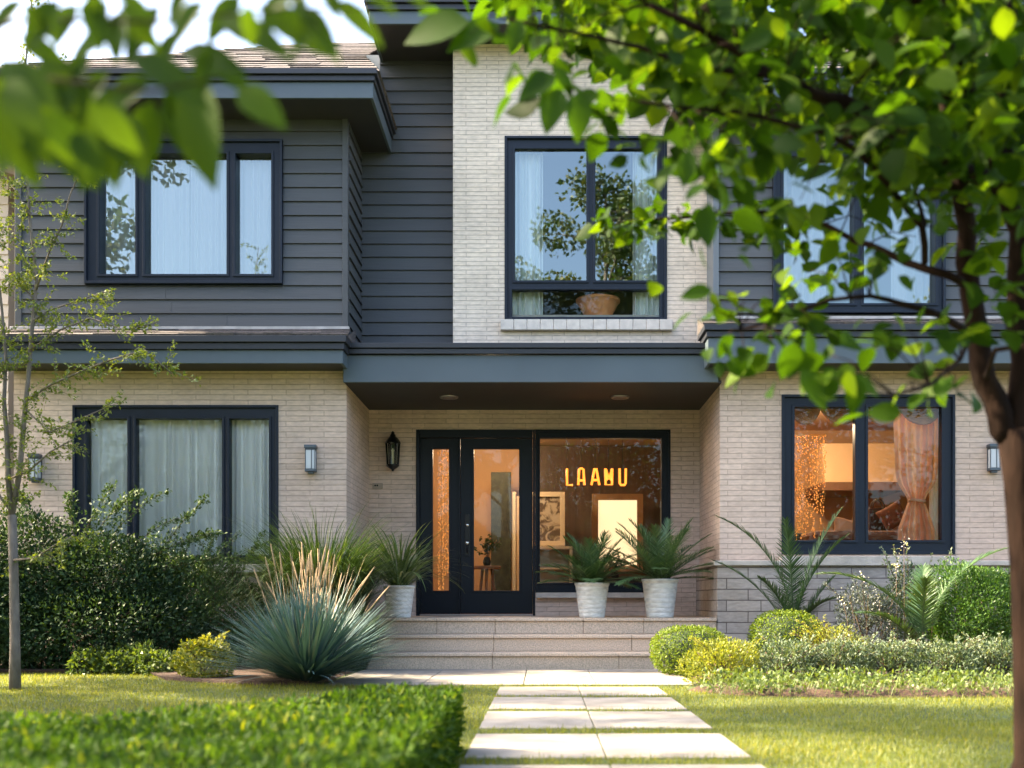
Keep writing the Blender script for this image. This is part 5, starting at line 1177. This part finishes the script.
zz = HT - .08 + rng.random(n) * .08 + .03 * (rng.random(n) < .04) * rng.random(n) + .012 * np.sin(x_ * 7 + y_ * 4) + .01 * np.sin(y_ * 11)
lv.add(T_MID, np.stack([x_, y_, zz], 1) - hl, rdir(n, 1.1), rng.normal(size=(n, 3)) * .6 + np.array([0, -.3, 1]), rng.uniform(.022, .046, n), rng.uniform(.010, .018, n), np.clip(rng.normal(.22, .18, n) + .30 * (zz > HT - .005) * (.5 + .5 * np.sin(x_ * 2.3 + 1.2) * np.sin(y_ * 3.1 + x_)) + .5 * (rng.random(n) < .05), 0, 1))  # yellower patches on the top leaves paint sun dapple into the leaf colour
for i in range(len(poly)):
    a, c = np.array(poly[i]), np.array(poly[(i + 1) % len(poly)]); L_ = np.linalg.norm(c - a); n = int(L_ * 2600); u = rng.random(n)[:, None]; p = a + (c - a) * u; nrm = np.array([(c - a)[1], -(c - a)[0]]) / L_
    nrm = -nrm if True else nrm
    p = p - nrm * rng.uniform(-.02, .05, n)[:, None] * -1 * -1
    dd = np.concatenate([np.broadcast_to(-nrm * .0, (n, 2)), np.zeros((n, 1))], 1) + rdir(n, .7)
    lv.add(T_MID, np.concatenate([p, (rng.random(n) * HT)[:, None]], 1) - hl, dd, rdir(n, .5), rng.uniform(.03, .055, n), .018, np.clip(rng.normal(.3, .22, n), 0, 1))
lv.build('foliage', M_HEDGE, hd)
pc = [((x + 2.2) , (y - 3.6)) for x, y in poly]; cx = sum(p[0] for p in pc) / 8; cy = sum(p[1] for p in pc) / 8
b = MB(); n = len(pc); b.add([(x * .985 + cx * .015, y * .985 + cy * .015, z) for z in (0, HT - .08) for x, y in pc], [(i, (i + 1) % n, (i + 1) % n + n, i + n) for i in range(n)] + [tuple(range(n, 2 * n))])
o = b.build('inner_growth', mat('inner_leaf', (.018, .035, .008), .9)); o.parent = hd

# --- lawn
def lawn(x0, x1, y0, y1, dens_, name, lab):
    N_ = int((x1 - x0) * (y1 - y0) * dens_); x = rng.uniform(x0, x1, N_); y = rng.uniform(y0, y1, N_)
    keepm = (x > -.62 * y - 1.2) & (x < .52 * y + 1.2)
    for (a, c) in SLABS: keepm &= ~((x > -.335) & (x < .895) & (y > a + .006) & (y < c - .006))
    keepm &= ~((x > -1.74) & (x < 1.24) & (y > 8.76)); keepm &= ~inpoly(x, y)
    bx_ = np.interp(y, [7.66, 7.8, 8.25, 8.9], [2.0, 1.40, 1.08, 1.2]); keepm &= ~((y > 7.68 + .02 * np.sin(x * 9)) & (x > bx_))
    keepm &= ~((x < -1.2) & (y > .04 + np.interp(x, [-8, -3.7, -3.2, -2.9, -2.2, -1.2], [10.2, 10.2, 9.3, 9.05, 8.75, 8.7]))); keepm &= ~((y > 8.9) & (x > 1.1))
    x, y = x[keepm], y[keepm]; n = len(x); lv = Leaves()
    cl = np.sin(x * 3.1 + y * 2.3) * .5 + np.sin(x * 1.3 - y * 4.1 + 2) * .5
    h = rng.uniform(.014, .034, n) * (1 + .2 * cl) * np.where(rng.random(n) < .03, 1.7, 1)
    lv.strips(np.stack([x, y, np.full(n, -.002)], 1), rng.uniform(0, 6.283, n), rng.uniform(0, .7, n), rng.uniform(.1, .9, n), h, rng.uniform(.0022, .0038, n) * (1 + .1 * y / 5), np.clip(rng.normal(.42, .2, n) + .10 * cl, 0, 1), K=2)
    tag(lv.build(name, M_GRASS), lab, 'grass', kind='stuff')
lawn(-6.5, 5.5, 3.2, 6.2, 8200, 'grass', 'short green lawn grass near the paving slabs')
lawn(-7.5, 6.5, 6.2, 10.2, 4600, 'grass', 'short green lawn grass running back to the beds')
